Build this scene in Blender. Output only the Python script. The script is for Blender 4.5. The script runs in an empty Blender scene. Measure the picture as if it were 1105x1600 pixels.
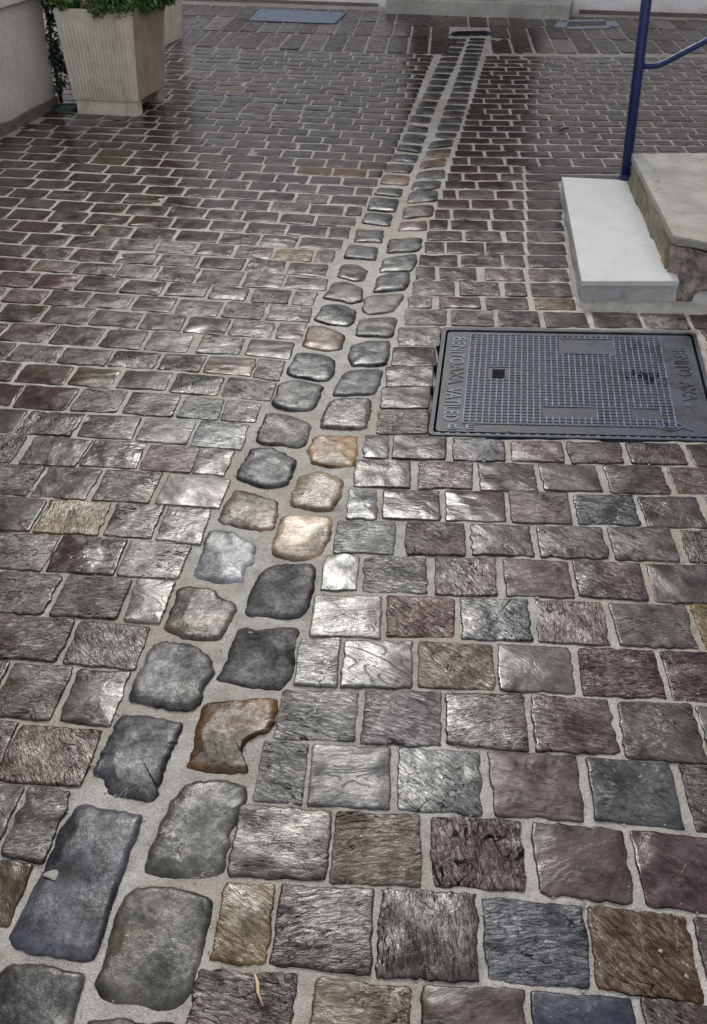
import bpy, bmesh, math, random
import numpy as np
from mathutils import Vector, Matrix

random.seed(7)
rng = np.random.default_rng(7)
S = bpy.context.scene
COL = S.collection
R = math.radians

# ------------------------------------------------------------------ camera
CAM_H, FOC = 1.5, 1600.0                      # metres, pixels of the 1105 x 1600 photograph
TH = math.atan(1077.0 / FOC)
cam_d = bpy.data.cameras.new('camera')
cam_d.sensor_fit = 'VERTICAL'; cam_d.sensor_height = 36.0; cam_d.lens = 36.0 * FOC / 1600.0
cam_d.clip_start = 0.05; cam_d.clip_end = 400
cam = bpy.data.objects.new('camera', cam_d); COL.objects.link(cam)
cam.location = (0, 0, CAM_H); cam.rotation_euler = (math.pi / 2 - TH, 0, 0)
S.camera = cam

# ------------------------------------------------------------------ sky, sun, exposure
SUN_EL, SUN_AZ = R(42), R(-4)                 # azimuth from +Y, towards +X
W = bpy.data.worlds.new('World'); S.world = W; W.use_nodes = True
wn = W.node_tree; wn.nodes.clear()
sky = wn.nodes.new('ShaderNodeTexSky'); sky.sky_type = 'NISHITA'; sky.sun_disc = False
sky.sun_elevation = SUN_EL; sky.sun_rotation = SUN_AZ
sky.air_density = 1.0; sky.dust_density = 3.0; sky.ozone_density = 1.0
hs = wn.nodes.new('ShaderNodeHueSaturation'); hs.inputs['Saturation'].default_value = 0.22
bg = wn.nodes.new('ShaderNodeBackground'); bg.inputs['Strength'].default_value = 0.15
wo = wn.nodes.new('ShaderNodeOutputWorld')
mx_ = wn.nodes.new('ShaderNodeMix'); mx_.data_type = 'RGBA'; mx_.inputs[0].default_value = .84     # cloud cover evens the sky out
mx_.inputs[7].default_value = (4.3, 4.4, 4.6, 1)
wn.links.new(sky.outputs[0], hs.inputs['Color']); wn.links.new(hs.outputs[0], mx_.inputs[6]); wn.links.new(mx_.outputs[2], bg.inputs['Color'])
wn.links.new(bg.outputs[0], wo.inputs['Surface'])
sun_d = bpy.data.lights.new('sun', 'SUN'); sun_d.energy = 1.0; sun_d.angle = R(13); sun_d.color = (1, .96, .9)
sun = bpy.data.objects.new('sun', sun_d); COL.objects.link(sun)
sdir = Vector((math.sin(SUN_AZ) * math.cos(SUN_EL), math.cos(SUN_AZ) * math.cos(SUN_EL), math.sin(SUN_EL)))
sun.rotation_euler = (-sdir).to_track_quat('-Z', 'Y').to_euler()
S.view_settings.view_transform = 'Standard'; S.view_settings.look = 'None'
S.view_settings.gamma = 1; S.view_settings.use_curve_mapping = False
S.view_settings.exposure = 0.9

# ------------------------------------------------------------------ from the photograph to the ground
FWD = np.array([0, math.cos(TH), -math.sin(TH)]); UP = np.array([0, math.sin(TH), math.cos(TH)])
def ray(x, y):
    d = FWD - (y - 800.0) / FOC * UP
    return d + np.array([(x - 552.5) / FOC, 0, 0])
def G(x, y, z=0.0):
    d = ray(x, y); t = (z - CAM_H) / d[2]
    return np.array([d[0] * t, d[1] * t, z])
def onY(x, y, Y):                              # the point of that pixel on the upright plane at depth Y
    d = ray(x, y); t = Y / d[1]
    return np.array([d[0] * t, Y, CAM_H + d[2] * t])
def px(p):
    q = np.array(p) - np.array([0, 0, CAM_H]); z = q @ FWD
    return 552.5 + FOC * q[0] / z, 800 - FOC * (q @ UP) / z
HV = 277.0                                     # v = y + 277: rows below the horizon
def interp(poly, x):                           # polyline with straight ends carried on
    if x <= poly[0][0]: a, b = poly[0], poly[1]
    elif x >= poly[-1][0]: a, b = poly[-2], poly[-1]
    else:
        for a, b in zip(poly, poly[1:]):
            if a[0] <= x <= b[0]: break
    return a[1] + (b[1] - a[1]) * (x - a[0]) / (b[0] - a[0])

# ------------------------------------------------------------------ helpers: objects
def link(name, mesh, mat=None, parent=None, loc=None):
    o = bpy.data.objects.new(name, mesh); COL.objects.link(o)
    if mat is not None and mesh is not None and len(mesh.materials) == 0: mesh.materials.append(mat)
    if loc is not None: o.location = loc
    if parent is not None: o.parent = parent
    return o
def tag(o, label=None, cat=None, group=None, kind=None):
    if label: o['label'] = label
    if cat: o['category'] = cat
    if group: o['group'] = group
    if kind: o['kind'] = kind
    return o
def empty(name, loc=(0, 0, 0), rz=0):
    o = bpy.data.objects.new(name, None); COL.objects.link(o); o.empty_display_size = .1
    o.location = loc; o.rotation_euler = (0, 0, rz); return o
def mesh_of(name, v, f, smooth=False):
    m = bpy.data.meshes.new(name); m.from_pydata([tuple(map(float, p)) for p in v], [], [tuple(map(int, q)) for q in f]); m.update()
    if smooth: m.polygons.foreach_set('use_smooth', [True] * len(m.polygons))
    return m
def bm_mesh(name, bm, smooth=False):
    bmesh.ops.recalc_face_normals(bm, faces=bm.faces)
    m = bpy.data.meshes.new(name); bm.to_mesh(m); bm.free()
    if smooth: m.polygons.foreach_set('use_smooth', [True] * len(m.polygons))
    return m
def add_hexa(bm, c, bevel=0):                  # c: 8 corners, bottom 4 then top 4, same turn
    vs = [bm.verts.new(tuple(map(float, p))) for p in c]
    fs = [(0, 1, 2, 3), (4, 5, 6, 7), (0, 1, 5, 4), (1, 2, 6, 5), (2, 3, 7, 6), (3, 0, 4, 7)]
    faces = [bm.faces.new([vs[i] for i in f]) for f in fs]
    if bevel:
        es = {e for f in faces for e in f.edges}
        bmesh.ops.bevel(bm, geom=list(es), offset=bevel, segments=2, affect='EDGES', profile=.6)
def add_box(bm, x0, y0, z0, x1, y1, z1, bevel=0):
    add_hexa(bm, [(x0, y0, z0), (x1, y0, z0), (x1, y1, z0), (x0, y1, z0), (x0, y0, z1), (x1, y0, z1), (x1, y1, z1), (x0, y1, z1)], bevel)
def add_tube(bm, pts, r, n=14, cap=True):
    pts = [Vector(tuple(map(float, p))) for p in pts]; rings = []
    for i, p in enumerate(pts):
        t = (pts[min(i + 1, len(pts) - 1)] - pts[max(i - 1, 0)]).normalized()
        a = t.orthogonal().normalized() if i == 0 else (rings_a - t * rings_a.dot(t)).normalized()
        rings_a = a; b = t.cross(a)
        rr = r[i] if isinstance(r, (list, tuple)) else r
        rings.append([bm.verts.new(p + rr * (math.cos(2 * math.pi * k / n) * a + math.sin(2 * math.pi * k / n) * b)) for k in range(n)])
    for A, B in zip(rings, rings[1:]):
        for k in range(n): bm.faces.new((A[k], A[(k + 1) % n], B[(k + 1) % n], B[k]))
    if cap: bm.faces.new(rings[0][::-1]); bm.faces.new(rings[-1])

# ------------------------------------------------------------------ helpers: materials
class NT:
    def __init__(s, name):
        s.m = bpy.data.materials.new(name); s.m.use_nodes = True; s.t = s.m.node_tree; s.t.nodes.clear()
        s.out = s.n('ShaderNodeOutputMaterial'); s.b = s.n('ShaderNodeBsdfPrincipled'); s.l(s.b.outputs[0], s.out.inputs[0])
    def n(s, typ, **kw):
        nd = s.t.nodes.new(typ)
        for k, v in kw.items(): setattr(nd, k, v)
        return nd
    def l(s, a, b): s.t.links.new(a, b)
    def put(s, sock, v):
        if hasattr(v, 'links') or isinstance(v, bpy.types.NodeSocket): s.l(v, sock)
        else: sock.default_value = v
    def math(s, op, a, b=0.0, c=0.0, clamp=False):
        nd = s.n('ShaderNodeMath', operation=op, use_clamp=clamp)
        for i, v in enumerate((a, b, c)):
            s.put(nd.inputs[i], v)
        return nd.outputs[0]
    def vmath(s, op, a, b=None, scale=None):
        nd = s.n('ShaderNodeVectorMath', operation=op); s.put(nd.inputs[0], a)
        if b is not None: s.put(nd.inputs[1], b)
        if scale is not None: s.put(nd.inputs['Scale'], scale)
        return nd.outputs[0]
    def noise(s, vec, scale, detail=4, rough=.55, dist=0.0):
        nd = s.n('ShaderNodeTexNoise'); s.put(nd.inputs['Vector'], vec); s.put(nd.inputs['Scale'], scale)
        nd.inputs['Detail'].default_value = detail; nd.inputs['Roughness'].default_value = rough; nd.inputs['Distortion'].default_value = dist
        return nd.outputs[0]
    def ramp(s, v, lo, hi, a=0.0, b=1.0, smooth=True):
        nd = s.n('ShaderNodeMapRange', interpolation_type='SMOOTHSTEP' if smooth else 'LINEAR')
        for k, q in zip(('Value', 'From Min', 'From Max', 'To Min', 'To Max'), (v, lo, hi, a, b)): s.put(nd.inputs[k], q)
        return nd.outputs[0]
    def mix(s, f, a, b, mode='MIX'):
        nd = s.n('ShaderNodeMix', data_type='RGBA', blend_type=mode)
        s.put(nd.inputs[0], f); s.put(nd.inputs[6], a); s.put(nd.inputs[7], b); return nd.outputs[2]
    def bump(s, h, dist, strength=1.0, normal=None):
        nd = s.n('ShaderNodeBump'); s.put(nd.inputs['Height'], h); nd.inputs['Distance'].default_value = dist
        s.put(nd.inputs['Strength'], strength)
        if normal is not None: s.l(normal, nd.inputs['Normal'])
        return nd.outputs[0]
    def obj(s): return s.n('ShaderNodeTexCoord').outputs['Object']
    def attr(s, name):
        nd = s.n('ShaderNodeAttribute'); nd.attribute_name = name; return nd
def C4(c): return (c[0], c[1], c[2], 1.0)

def stone_material(name, cleft=1.0, grain=1.0):
    t = NT(name); P = t.obj(); seed = t.attr('seed').outputs['Fac']; tint = t.attr('tint').outputs['Color']
    off = t.n('ShaderNodeCombineXYZ')
    t.put(off.inputs[0], t.math('MULTIPLY', seed, 37.7)); t.put(off.inputs[1], t.math('MULTIPLY', seed, 91.3)); t.put(off.inputs[2], t.math('MULTIPLY', seed, 17.9))
    rot = t.n('ShaderNodeVectorRotate', rotation_type='Z_AXIS'); t.l(P, rot.inputs['Vector'])
    turn = t.math('FRACT', t.math('MULTIPLY', seed, 13.37))
    t.put(rot.inputs['Angle'], t.math('MULTIPLY', t.math('SUBTRACT', t.math('POWER', turn, 2.0), .08), 2.0))
    Q = t.vmath('ADD', rot.outputs[0], off.outputs[0])
    St = t.vmath('MULTIPLY', Q, (1.0, 3.6, 1.0))
    # broken cleavage: a stepped height, its treads following the bedding
    lay = t.noise(t.vmath('MULTIPLY', Q, (1.0, 2.6, 1.0)), 6.5, 6, .62, .45)
    r2 = t.math('FRACT', t.math('MULTIPLY', seed, 71.9))
    steps = t.math('SNAP', t.math('ADD', lay, t.math('MULTIPLY', seed, .3)), .075)
    amt = t.ramp(r2, .12, .95, .1, 1.0)
    streak = t.noise(St, 46, 6, .64, 1.1) if grain <= 1 else t.noise(Q, 85, 6, .72, .5)
    kind = t.math('FRACT', t.math('MULTIPLY', seed, 53.1))          # how strongly this stone is split
    flat = t.ramp(kind, .10, .55, .25, 1.0)
    if grain <= 1: streak = t.math('ADD', .5, t.math('MULTIPLY', t.math('SUBTRACT', streak, .5), flat))
    grit = t.noise(Q, 420, 3, .7)
    lump = t.noise(Q, 9, 3, .5)
    blotch = t.noise(Q, 16, 5, .6, .4)
    film0 = t.ramp(t.attr('wet').outputs['Fac'], .55, .9, 1.0, .35, False)
    n0 = t.bump(lump, .006, t.math('MULTIPLY', film0, .5))
    n1 = t.bump(steps, .020 * cleft, t.math('MULTIPLY', film0, t.math('MULTIPLY', amt, .8)), n0)
    film = t.math('SUBTRACT', 1.4, t.math('MULTIPLY', t.attr('wet').outputs['Fac'], .95)); n2 = t.bump(streak, .0026 * cleft, t.math('MULTIPLY', film, t.math('ADD', t.math('MULTIPLY', amt, .55), .35)), n1)
    if grain > 1: n2 = t.bump(t.noise(Q, 130, 4, .65), .0009, .7, n2)
    n3 = t.bump(grit, .00025 * grain, .7, n2)
    sat = t.n('ShaderNodeHueSaturation'); sat.inputs['Saturation'].default_value = 1.45; t.l(tint, sat.inputs['Color']); tint = sat.outputs[0]
    col = t.mix(1.0, tint, t.ramp(blotch, .25, .75, .16, .62, False), 'MULTIPLY')
    col = t.mix(1.0, col, t.ramp(streak, .28, .72, .55 if grain <= 1 else .78, 1.45 if grain <= 1 else 1.25, False), 'MULTIPLY')
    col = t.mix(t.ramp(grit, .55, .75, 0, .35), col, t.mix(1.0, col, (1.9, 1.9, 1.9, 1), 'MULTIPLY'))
    # pale quartz veins and mortar smears on some stones
    vein = t.math('ABSOLUTE', t.math('SUBTRACT', t.noise(Q, 7, 4, .6, 1.2), .5))
    vm = t.math('MULTIPLY', t.ramp(vein, .0, .012, 1, 0), t.ramp(t.math('FRACT', t.math('MULTIPLY', seed, 29.3)), .78, .9, 0, .4))
    vm = t.math('MULTIPLY', vm, t.ramp(t.noise(Q, 11, 2), .45, .6))
    col = t.mix(vm, col, (.36, .34, .31, 1))
    sm = t.math('MULTIPLY', t.ramp(t.noise(Q, 24, 6, .75), .60, .72), t.ramp(t.noise(Q, 5, 2), .45, .7, 0, .3))
    col = t.mix(sm, col, (.22, .21, .19, 1))
    if grain > 1:
        pat = t.noise(Q, 7.5, 3, .55, .3)
        col = t.mix(1.0, col, t.ramp(pat, .36, .64, .5, 1.6), 'MULTIPLY')
    # relief shading painted in: dark cracks along the cleavage treads, lightened ridges
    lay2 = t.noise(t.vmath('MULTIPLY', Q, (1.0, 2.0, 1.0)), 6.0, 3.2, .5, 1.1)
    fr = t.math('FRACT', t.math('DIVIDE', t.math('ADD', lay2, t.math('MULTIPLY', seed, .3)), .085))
    crack_shade = t.math('MULTIPLY', t.ramp(t.math('ABSOLUTE', t.math('SUBTRACT', fr, .5)), .41, .47), t.math('MULTIPLY', t.ramp(kind, .0, .5, .3, 1.0) if grain <= 1 else t.ramp(kind, .6, .9, .0, .5), t.ramp(t.noise(Q, 9, 3, .5), .46, .58, .0, 1.0)))
    ridge_light = t.math('MULTIPLY', t.ramp(streak, .52, .68), t.math('MULTIPLY', amt, .55 if grain <= 1 else .14))
    col = t.mix(ridge_light, col, t.mix(1.0, col, (2.8, 2.75, 2.7, 1), 'MULTIPLY'))
    col = t.mix(crack_shade, col, t.mix(1.0, col, (.12, .12, .12, 1), 'MULTIPLY'))
    # soft film of dried silt
    dust = t.attr('dust').outputs['Fac']
    col = t.mix(t.math('MULTIPLY', dust, t.ramp(streak, .35, .65, .25, 1.0)), col, (.30, .285, .265, 1))
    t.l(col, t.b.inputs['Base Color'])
    wet = t.noise(Q, 13, 4, .6)
    wv = t.attr('wet').outputs['Fac']
    rg = t.math('ADD', t.ramp(wet, .3, .7, .15 + (.10 if grain > 1 else 0), .33 + (.14 if grain > 1 else 0)), t.math('MULTIPLY', t.math('SUBTRACT', .5, wv), .35), clamp=True)
    t.l(t.math('MAXIMUM', rg, .12), t.b.inputs['Roughness'])
    t.b.inputs['IOR'].default_value = 1.45
    gl = t.math('MULTIPLY', t.ramp(streak, .36, .62, .12 if grain <= 1 else .25, .75 if grain <= 1 else .6), t.math('SUBTRACT', 1.0, t.math('MULTIPLY', crack_shade, .9)))  # gloss cut in the cracks as cavity shade, raised on ridges as sheen
    gl = t.math('MULTIPLY', gl, t.ramp(blotch, .30, .62, .35, 1.15))
    t.l(gl, t.b.inputs['Specular IOR Level'])
    t.l(n3, t.b.inputs['Normal'])
    return t.m

def mortar_material():
    t = NT('mortar'); P = t.obj()
    big = t.noise(P, 1.7, 5, .6, .5); mid = t.noise(P, 14, 6, .65); fine = t.noise(P, 260, 4, .75)
    col = t.mix(t.ramp(mid, .3, .7), (.20, .19, .176, 1), (.40, .382, .36, 1))
    col = t.mix(t.ramp(big, .42, .62, 0, .7), col, (.23, .195, .145, 1))
    col = t.mix(t.ramp(t.noise(P, 7, 5, .7), .54, .70, 0, .75), col, (.11, .105, .10, 1))
    col = t.mix(1.0, col, t.ramp(fine, .3, .7, .55, 1.4, False), 'MULTIPLY')
    t.l(col, t.b.inputs['Base Color'])
    t.l(t.ramp(mid, .3, .7, .30, .6), t.b.inputs['Roughness'])
    n = t.bump(mid, .022, .8); t.l(t.bump(fine, .0025, .8, n), t.b.inputs['Normal'])
    return t.m

def plaster(name, a, b, stain=(.2, .19, .17), amt=.5, rough=.85, sc=1.0, bump=.004, zstain=None):
    t = NT(name); P = t.obj()
    n1 = t.noise(P, 2.2 * sc, 6, .6, .3); n2 = t.noise(P, 60 * sc, 5, .7); n3 = t.noise(t.vmath('MULTIPLY', P, (1, 1, .35)), 5 * sc, 6, .68, .6)
    col = t.mix(t.ramp(n1, .3, .7), C4(a), C4(b))
    k = t.ramp(n3, .52, .72, 0, amt)
    if zstain:                                  # splashed dirt near the foot: a stain with a ragged upper edge
        sz = t.n('ShaderNodeSeparateXYZ'); t.l(P, sz.inputs[0])
        k2 = t.ramp(t.math('ADD', sz.outputs[2], t.math('MULTIPLY', t.math('SUBTRACT', n3, .5), zstain * 2.5)), zstain * .1, zstain, .75, 0)
        k = t.math('MAXIMUM', k, k2)
    col = t.mix(k, col, C4(stain))
    col = t.mix(1.0, col, t.ramp(n2, .3, .7, .86, 1.14, False), 'MULTIPLY')
    sp = t.math('MULTIPLY', t.ramp(t.noise(P, 95, 2, .5), .66, .72), t.ramp(n1, .42, .6, 0, amt))
    col = t.mix(sp, col, C4([c * .6 for c in stain]))
    t.l(col, t.b.inputs['Base Color']); t.b.inputs['Roughness'].default_value = rough
    t.l(t.bump(n2, bump, .6, t.bump(n1, .02, .3)), t.b.inputs['Normal'])
    return t.m

def paint(name, c, rough=.35, metallic=0.0, var=.25):
    t = NT(name); P = t.obj(); n = t.noise(P, 30, 5, .65); f = t.noise(P, 300, 3, .6)
    t.l(t.mix(1.0, C4(c), t.ramp(n, .3, .7, 1 - var, 1 + var, False), 'MULTIPLY'), t.b.inputs['Base Color'])
    t.l(t.ramp(n, .3, .7, rough * .8, min(1, rough * 1.4)), t.b.inputs['Roughness'])
    t.b.inputs['Metallic'].default_value = metallic
    t.l(t.bump(f, .0012, .5), t.b.inputs['Normal'])
    return t.m

def leaf_material(name, dark, light):
    t = NT(name); v = t.attr('seed').outputs['Fac']
    col = t.mix(v, C4(dark), C4(light)); t.l(col, t.b.inputs['Base Color']); t.b.inputs['Roughness'].default_value = .38
    tr = t.n('ShaderNodeBsdfTranslucent'); t.l(col, tr.inputs[0])
    mx = t.n('ShaderNodeMixShader'); mx.inputs[0].default_value = .22
    t.l(t.b.outputs[0], mx.inputs[1]); t.l(tr.outputs[0], mx.inputs[2]); t.l(mx.outputs[0], t.out.inputs[0])
    return t.m

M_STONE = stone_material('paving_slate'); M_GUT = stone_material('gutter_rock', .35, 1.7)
M_MORTAR = mortar_material()
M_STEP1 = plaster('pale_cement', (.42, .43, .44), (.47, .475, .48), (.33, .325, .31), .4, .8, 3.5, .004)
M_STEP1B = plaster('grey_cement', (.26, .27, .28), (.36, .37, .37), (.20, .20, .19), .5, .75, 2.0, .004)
M_STEP2 = plaster('worn_stone', (.24, .232, .205), (.33, .32, .29), (.15, .14, .11), .7, .7, 3.0, .008)
M_MOSS = plaster('mossy_stone', (.13, .12, .075), (.27, .24, .17), (.06, .065, .03), .9, .8, 4.0, .012)
M_ROUGH = plaster('broken_stone', (.13, .115, .105), (.50, .42, .37), (.06, .056, .052), .85, .65, 9.0, .04)
M_APRON = plaster('apron_mortar', (.27, .26, .235), (.37, .355, .32), (.15, .145, .12), .7, .65, 6.0, .010)
M_WHITE = plaster('white_render', (.62, .60, .62), (.72, .70, .72), (.45, .44, .43), .3, .9, .8, .004, .12)
M_PINK = plaster('pinkish_render', (.53, .47, .43), (.62, .56, .52), (.38, .34, .31), .5, .9, .9, .006, .22)
M_PLINTH = plaster('dark_plinth', (.10, .085, .075), (.16, .13, .115), (.06, .055, .05), .6, .85, 3, .01)
M_DOORSTEP = plaster('weathered_doorstep', (.24, .235, .215), (.36, .35, .325), (.15, .145, .115), .7, .75, 1.6, .008)
M_DOOR = paint('dark_door_paint', (.018, .015, .014), .45)
M_GLASS = paint('dark_glass', (.01, .012, .014), .08)
M_POLE = paint('navy_paint', (.008, .020, .085), .35)
M_POLE.node_tree.nodes['Principled BSDF'].inputs['Specular IOR Level'].default_value = .3
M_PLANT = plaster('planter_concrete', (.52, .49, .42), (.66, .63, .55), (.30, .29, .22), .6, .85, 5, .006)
M_PLANT_SHADE = plaster('planter_shaded', (.27, .22, .165), (.37, .31, .25), (.2, .16, .11), .6, .85, 4, .006)  # darker copy of the planter concrete, side shade put into the colour
M_SOIL = plaster('soil', (.03, .022, .015), (.05, .04, .03), (.02, .015, .01), .5, .95, 8, .02)
M_LEAF = leaf_material('shrub_leaf', (.03, .085, .02), (.17, .30, .07))
M_IVY = leaf_material('creeper_leaf', (.012, .03, .018), (.03, .065, .03))
M_STEM = paint('bark', (.06, .045, .03), .8)
M_TEAL = paint('green_plastic', (.015, .06, .042), .45)
M_STRAW = paint('dry_straw', (.50, .38, .22), .7)

# ------------------------------------------------------------------ stones
def round_poly(P, rad, n):
    """closed outline P with its corners rounded, resampled to n points"""
    P = [np.array(p, float) for p in P]; k = len(P); out = []
    for i in range(k):
        a, b, c = P[i - 1], P[i], P[(i + 1) % k]
        la, lc = np.linalg.norm(a - b), np.linalg.norm(c - b)
        r = min(rad, .45 * la, .45 * lc)
        p0, p1 = b + (a - b) / la * r, b + (c - b) / lc * r
        for s in (0, .25, .5, .75, 1): out.append((1 - s) ** 2 * p0 + 2 * s * (1 - s) * b + s * s * p1)
    out = np.array(out + [out[0]])
    L = np.r_[0, np.cumsum(np.linalg.norm(np.diff(out, axis=0), axis=1))]
    s = np.linspace(0, L[-1], n, endpoint=False)
    return np.c_[np.interp(s, L, out[:, 0]), np.interp(s, L, out[:, 1])]

class Waves:
    def __init__(s, r, k, fmin, fmax):
        a = r.uniform(0, 2 * math.pi, k); f = np.exp(r.uniform(math.log(fmin), math.log(fmax), k))
        s.kx, s.ky, s.ph, s.w = np.cos(a) * f, np.sin(a) * f, r.uniform(0, 6.28, k), (fmin / f) ** .6
    def __call__(s, x, y):
        x, y = np.asarray(x)[..., None], np.asarray(y)[..., None]
        return (np.sin(x * s.kx + y * s.ky + s.ph) * s.w).sum(-1) / np.sqrt((s.w ** 2).sum())

def stone_geom(poly, seed, near, sv=.5, top=.006, dome=.002, rough=.0025, ragged=.003, corner=.005, tilt=.006, edge=.0018, drop=.0028, terr=0.0):
    r = np.random.default_rng(seed)
    n, rings = ((128, 28), (48, 9), (24, 5))[near]
    O = round_poly(poly, corner * r.uniform(.6, 1.7), n)
    c = O.mean(0)
    wx = Waves(r, 14, 60, 700 if near == 0 else 200); wy = Waves(r, 14, 60, 700 if near == 0 else 200)
    O = O + ragged * np.c_[wx(O[:, 0], O[:, 1]), wy(O[:, 0], O[:, 1])]
    hz = Waves(r, 8, 14, 130)
    sc = 1 - (1 - np.linspace(0, 1, rings + 1)[1:]) ** 1.0
    sc = np.r_[np.linspace(0, .86, rings - 3)[1:], .92, .965, .99, 1.0]
    half = .5 * min(np.ptp(O[:, 0]), np.ptp(O[:, 1]))
    tx, ty = r.normal(0, tilt, 2)
    V = [[c[0], c[1], 0]]
    for s in sc:
        q = c + (O - c) * s
        V += [[a, b, 0] for a, b in q]
    V = np.array(V); S_ = np.r_[0, np.repeat(sc, n)]
    d = (1 - S_) * half                          # distance from the rim
    z = top + dome * (1 - S_ ** 2.2) + rough * hz(V[:, 0], V[:, 1]) + tx * (V[:, 0] - c[0]) + ty * (V[:, 1] - c[1])
    if terr and near < 2:
        turn = (sv * 13.37) % 1.0; an = (turn ** 2 - .08) * 2.0
        u = V[:, 0] - c[0]; w = V[:, 1] - c[1]; uu, ww = u * math.cos(an) - w * math.sin(an), u * math.sin(an) + w * math.cos(an)
        tw = Waves(r, 14, 10, 70); nz = tw(uu, ww * 3.2) + .25 * hz(V[:, 0] * 3, V[:, 1] * 3)
        k = (sv * 71.9) % 1.0
        z = z + terr * (.35 + .9 * k) * (np.floor(nz * 1.6 + k) / 1.6)
        z = np.minimum(z, top + .004)
    e = np.clip(d / edge, 0, 1); z = z - (1 - np.sqrt(1 - (1 - e) ** 2)) * drop
    V[:, 2] = z
    rim = V[-n:].copy(); sk = np.c_[c + (O - c) * 1.012, np.full(n, -.028)]
    V = np.r_[V, rim, sk]; m = len(sc)
    F = [(0, 1 + k, 1 + (k + 1) % n) for k in range(n)]
    for j in list(range(m - 1)) + [m]:
        a, b = 1 + j * n, 1 + (j + 1) * n
        F += [(a + k, b + k, b + (k + 1) % n, a + (k + 1) % n) for k in range(n)]
    return V, F, c

def stone_mesh(name, V, F, attrs, mat):
    m = bpy.data.meshes.new(name)
    m.from_pydata(V.tolist(), [], F); m.polygons.foreach_set('use_smooth', np.ones(len(F), bool))
    n = len(V)
    a = m.attributes.new('tint', 'FLOAT_COLOR', 'POINT'); a.data.foreach_set('color', np.asarray(attrs['tint'], np.float32).reshape(-1))
    for k in ('seed', 'wet', 'dust'):
        a = m.attributes.new(k, 'FLOAT', 'POINT'); a.data.foreach_set('value', np.asarray(attrs[k], np.float32))
    m.materials.append(mat); m.update()
    return m

class Paving:
    """collects the stones of one piece of pavement and builds them: the largest in the picture one by one, the rest joined"""
    def __init__(s, root, child, mat): s.root, s.child, s.mat, s.st = root, child, mat, []
    def add(s, poly, tint, **kw):
        ctr = np.mean(poly, axis=0)
        P = [px((a, b, 0)) for a, b in poly]
        seen = any(-4 < a < 1109 and -4 < b < 1604 for a, b in P)
        ar = .5 * abs(sum(P[i - 1][0] * P[i][1] - P[i][0] * P[i - 1][1] for i in range(len(P))))
        s.st.append(dict(poly=poly, tint=tint, seen=seen, area=ar, kw=kw, ctr=ctr))
    def build(s):
        seen = sorted([q for q in s.st if q['seen']], key=lambda q: -q['area'])
        for q in seen[:298]: q['own'] = True
        bag = []
        for i, q in enumerate(s.st):
            kw = dict(q['kw']); wet = kw.pop('wet', .5); dust = kw.pop('dust', 0.0)
            sd = int(rng.integers(1 << 30)); sv = float(rng.random())
            near = 0 if (q['area'] > 3200 and q['seen']) else (1 if q['area'] > 900 else 2)
            V, F, c = stone_geom(q['poly'], sd, near, sv, **kw)
            n = len(V)
            if q.get('own'):
                V = V - np.array([c[0], c[1], 0])
                at = dict(tint=np.tile(C4(q['tint']), (n, 1)), seed=np.full(n, sv), wet=np.full(n, wet), dust=np.full(n, dust))
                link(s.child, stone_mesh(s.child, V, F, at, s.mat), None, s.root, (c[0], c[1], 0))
            else: bag.append((V, F, q['tint'], sv, wet, dust))
        if bag:
            Vs, Fs, T, A, Wt, D, o = [], [], [], [], [], [], 0
            for V, F, ti, sv, we, du in bag:
                Vs.append(V); Fs += [tuple(k + o for k in f) for f in F]; o += len(V)
                T.append(np.tile(C4(ti), (len(V), 1))); A.append(np.full(len(V), sv)); Wt.append(np.full(len(V), we)); D.append(np.full(len(V), du))
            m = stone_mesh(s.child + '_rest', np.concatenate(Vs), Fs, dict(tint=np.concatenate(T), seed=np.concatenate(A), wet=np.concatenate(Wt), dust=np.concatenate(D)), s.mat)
            tag(link(s.child, m, None, s.root), kind='stuff')

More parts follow.
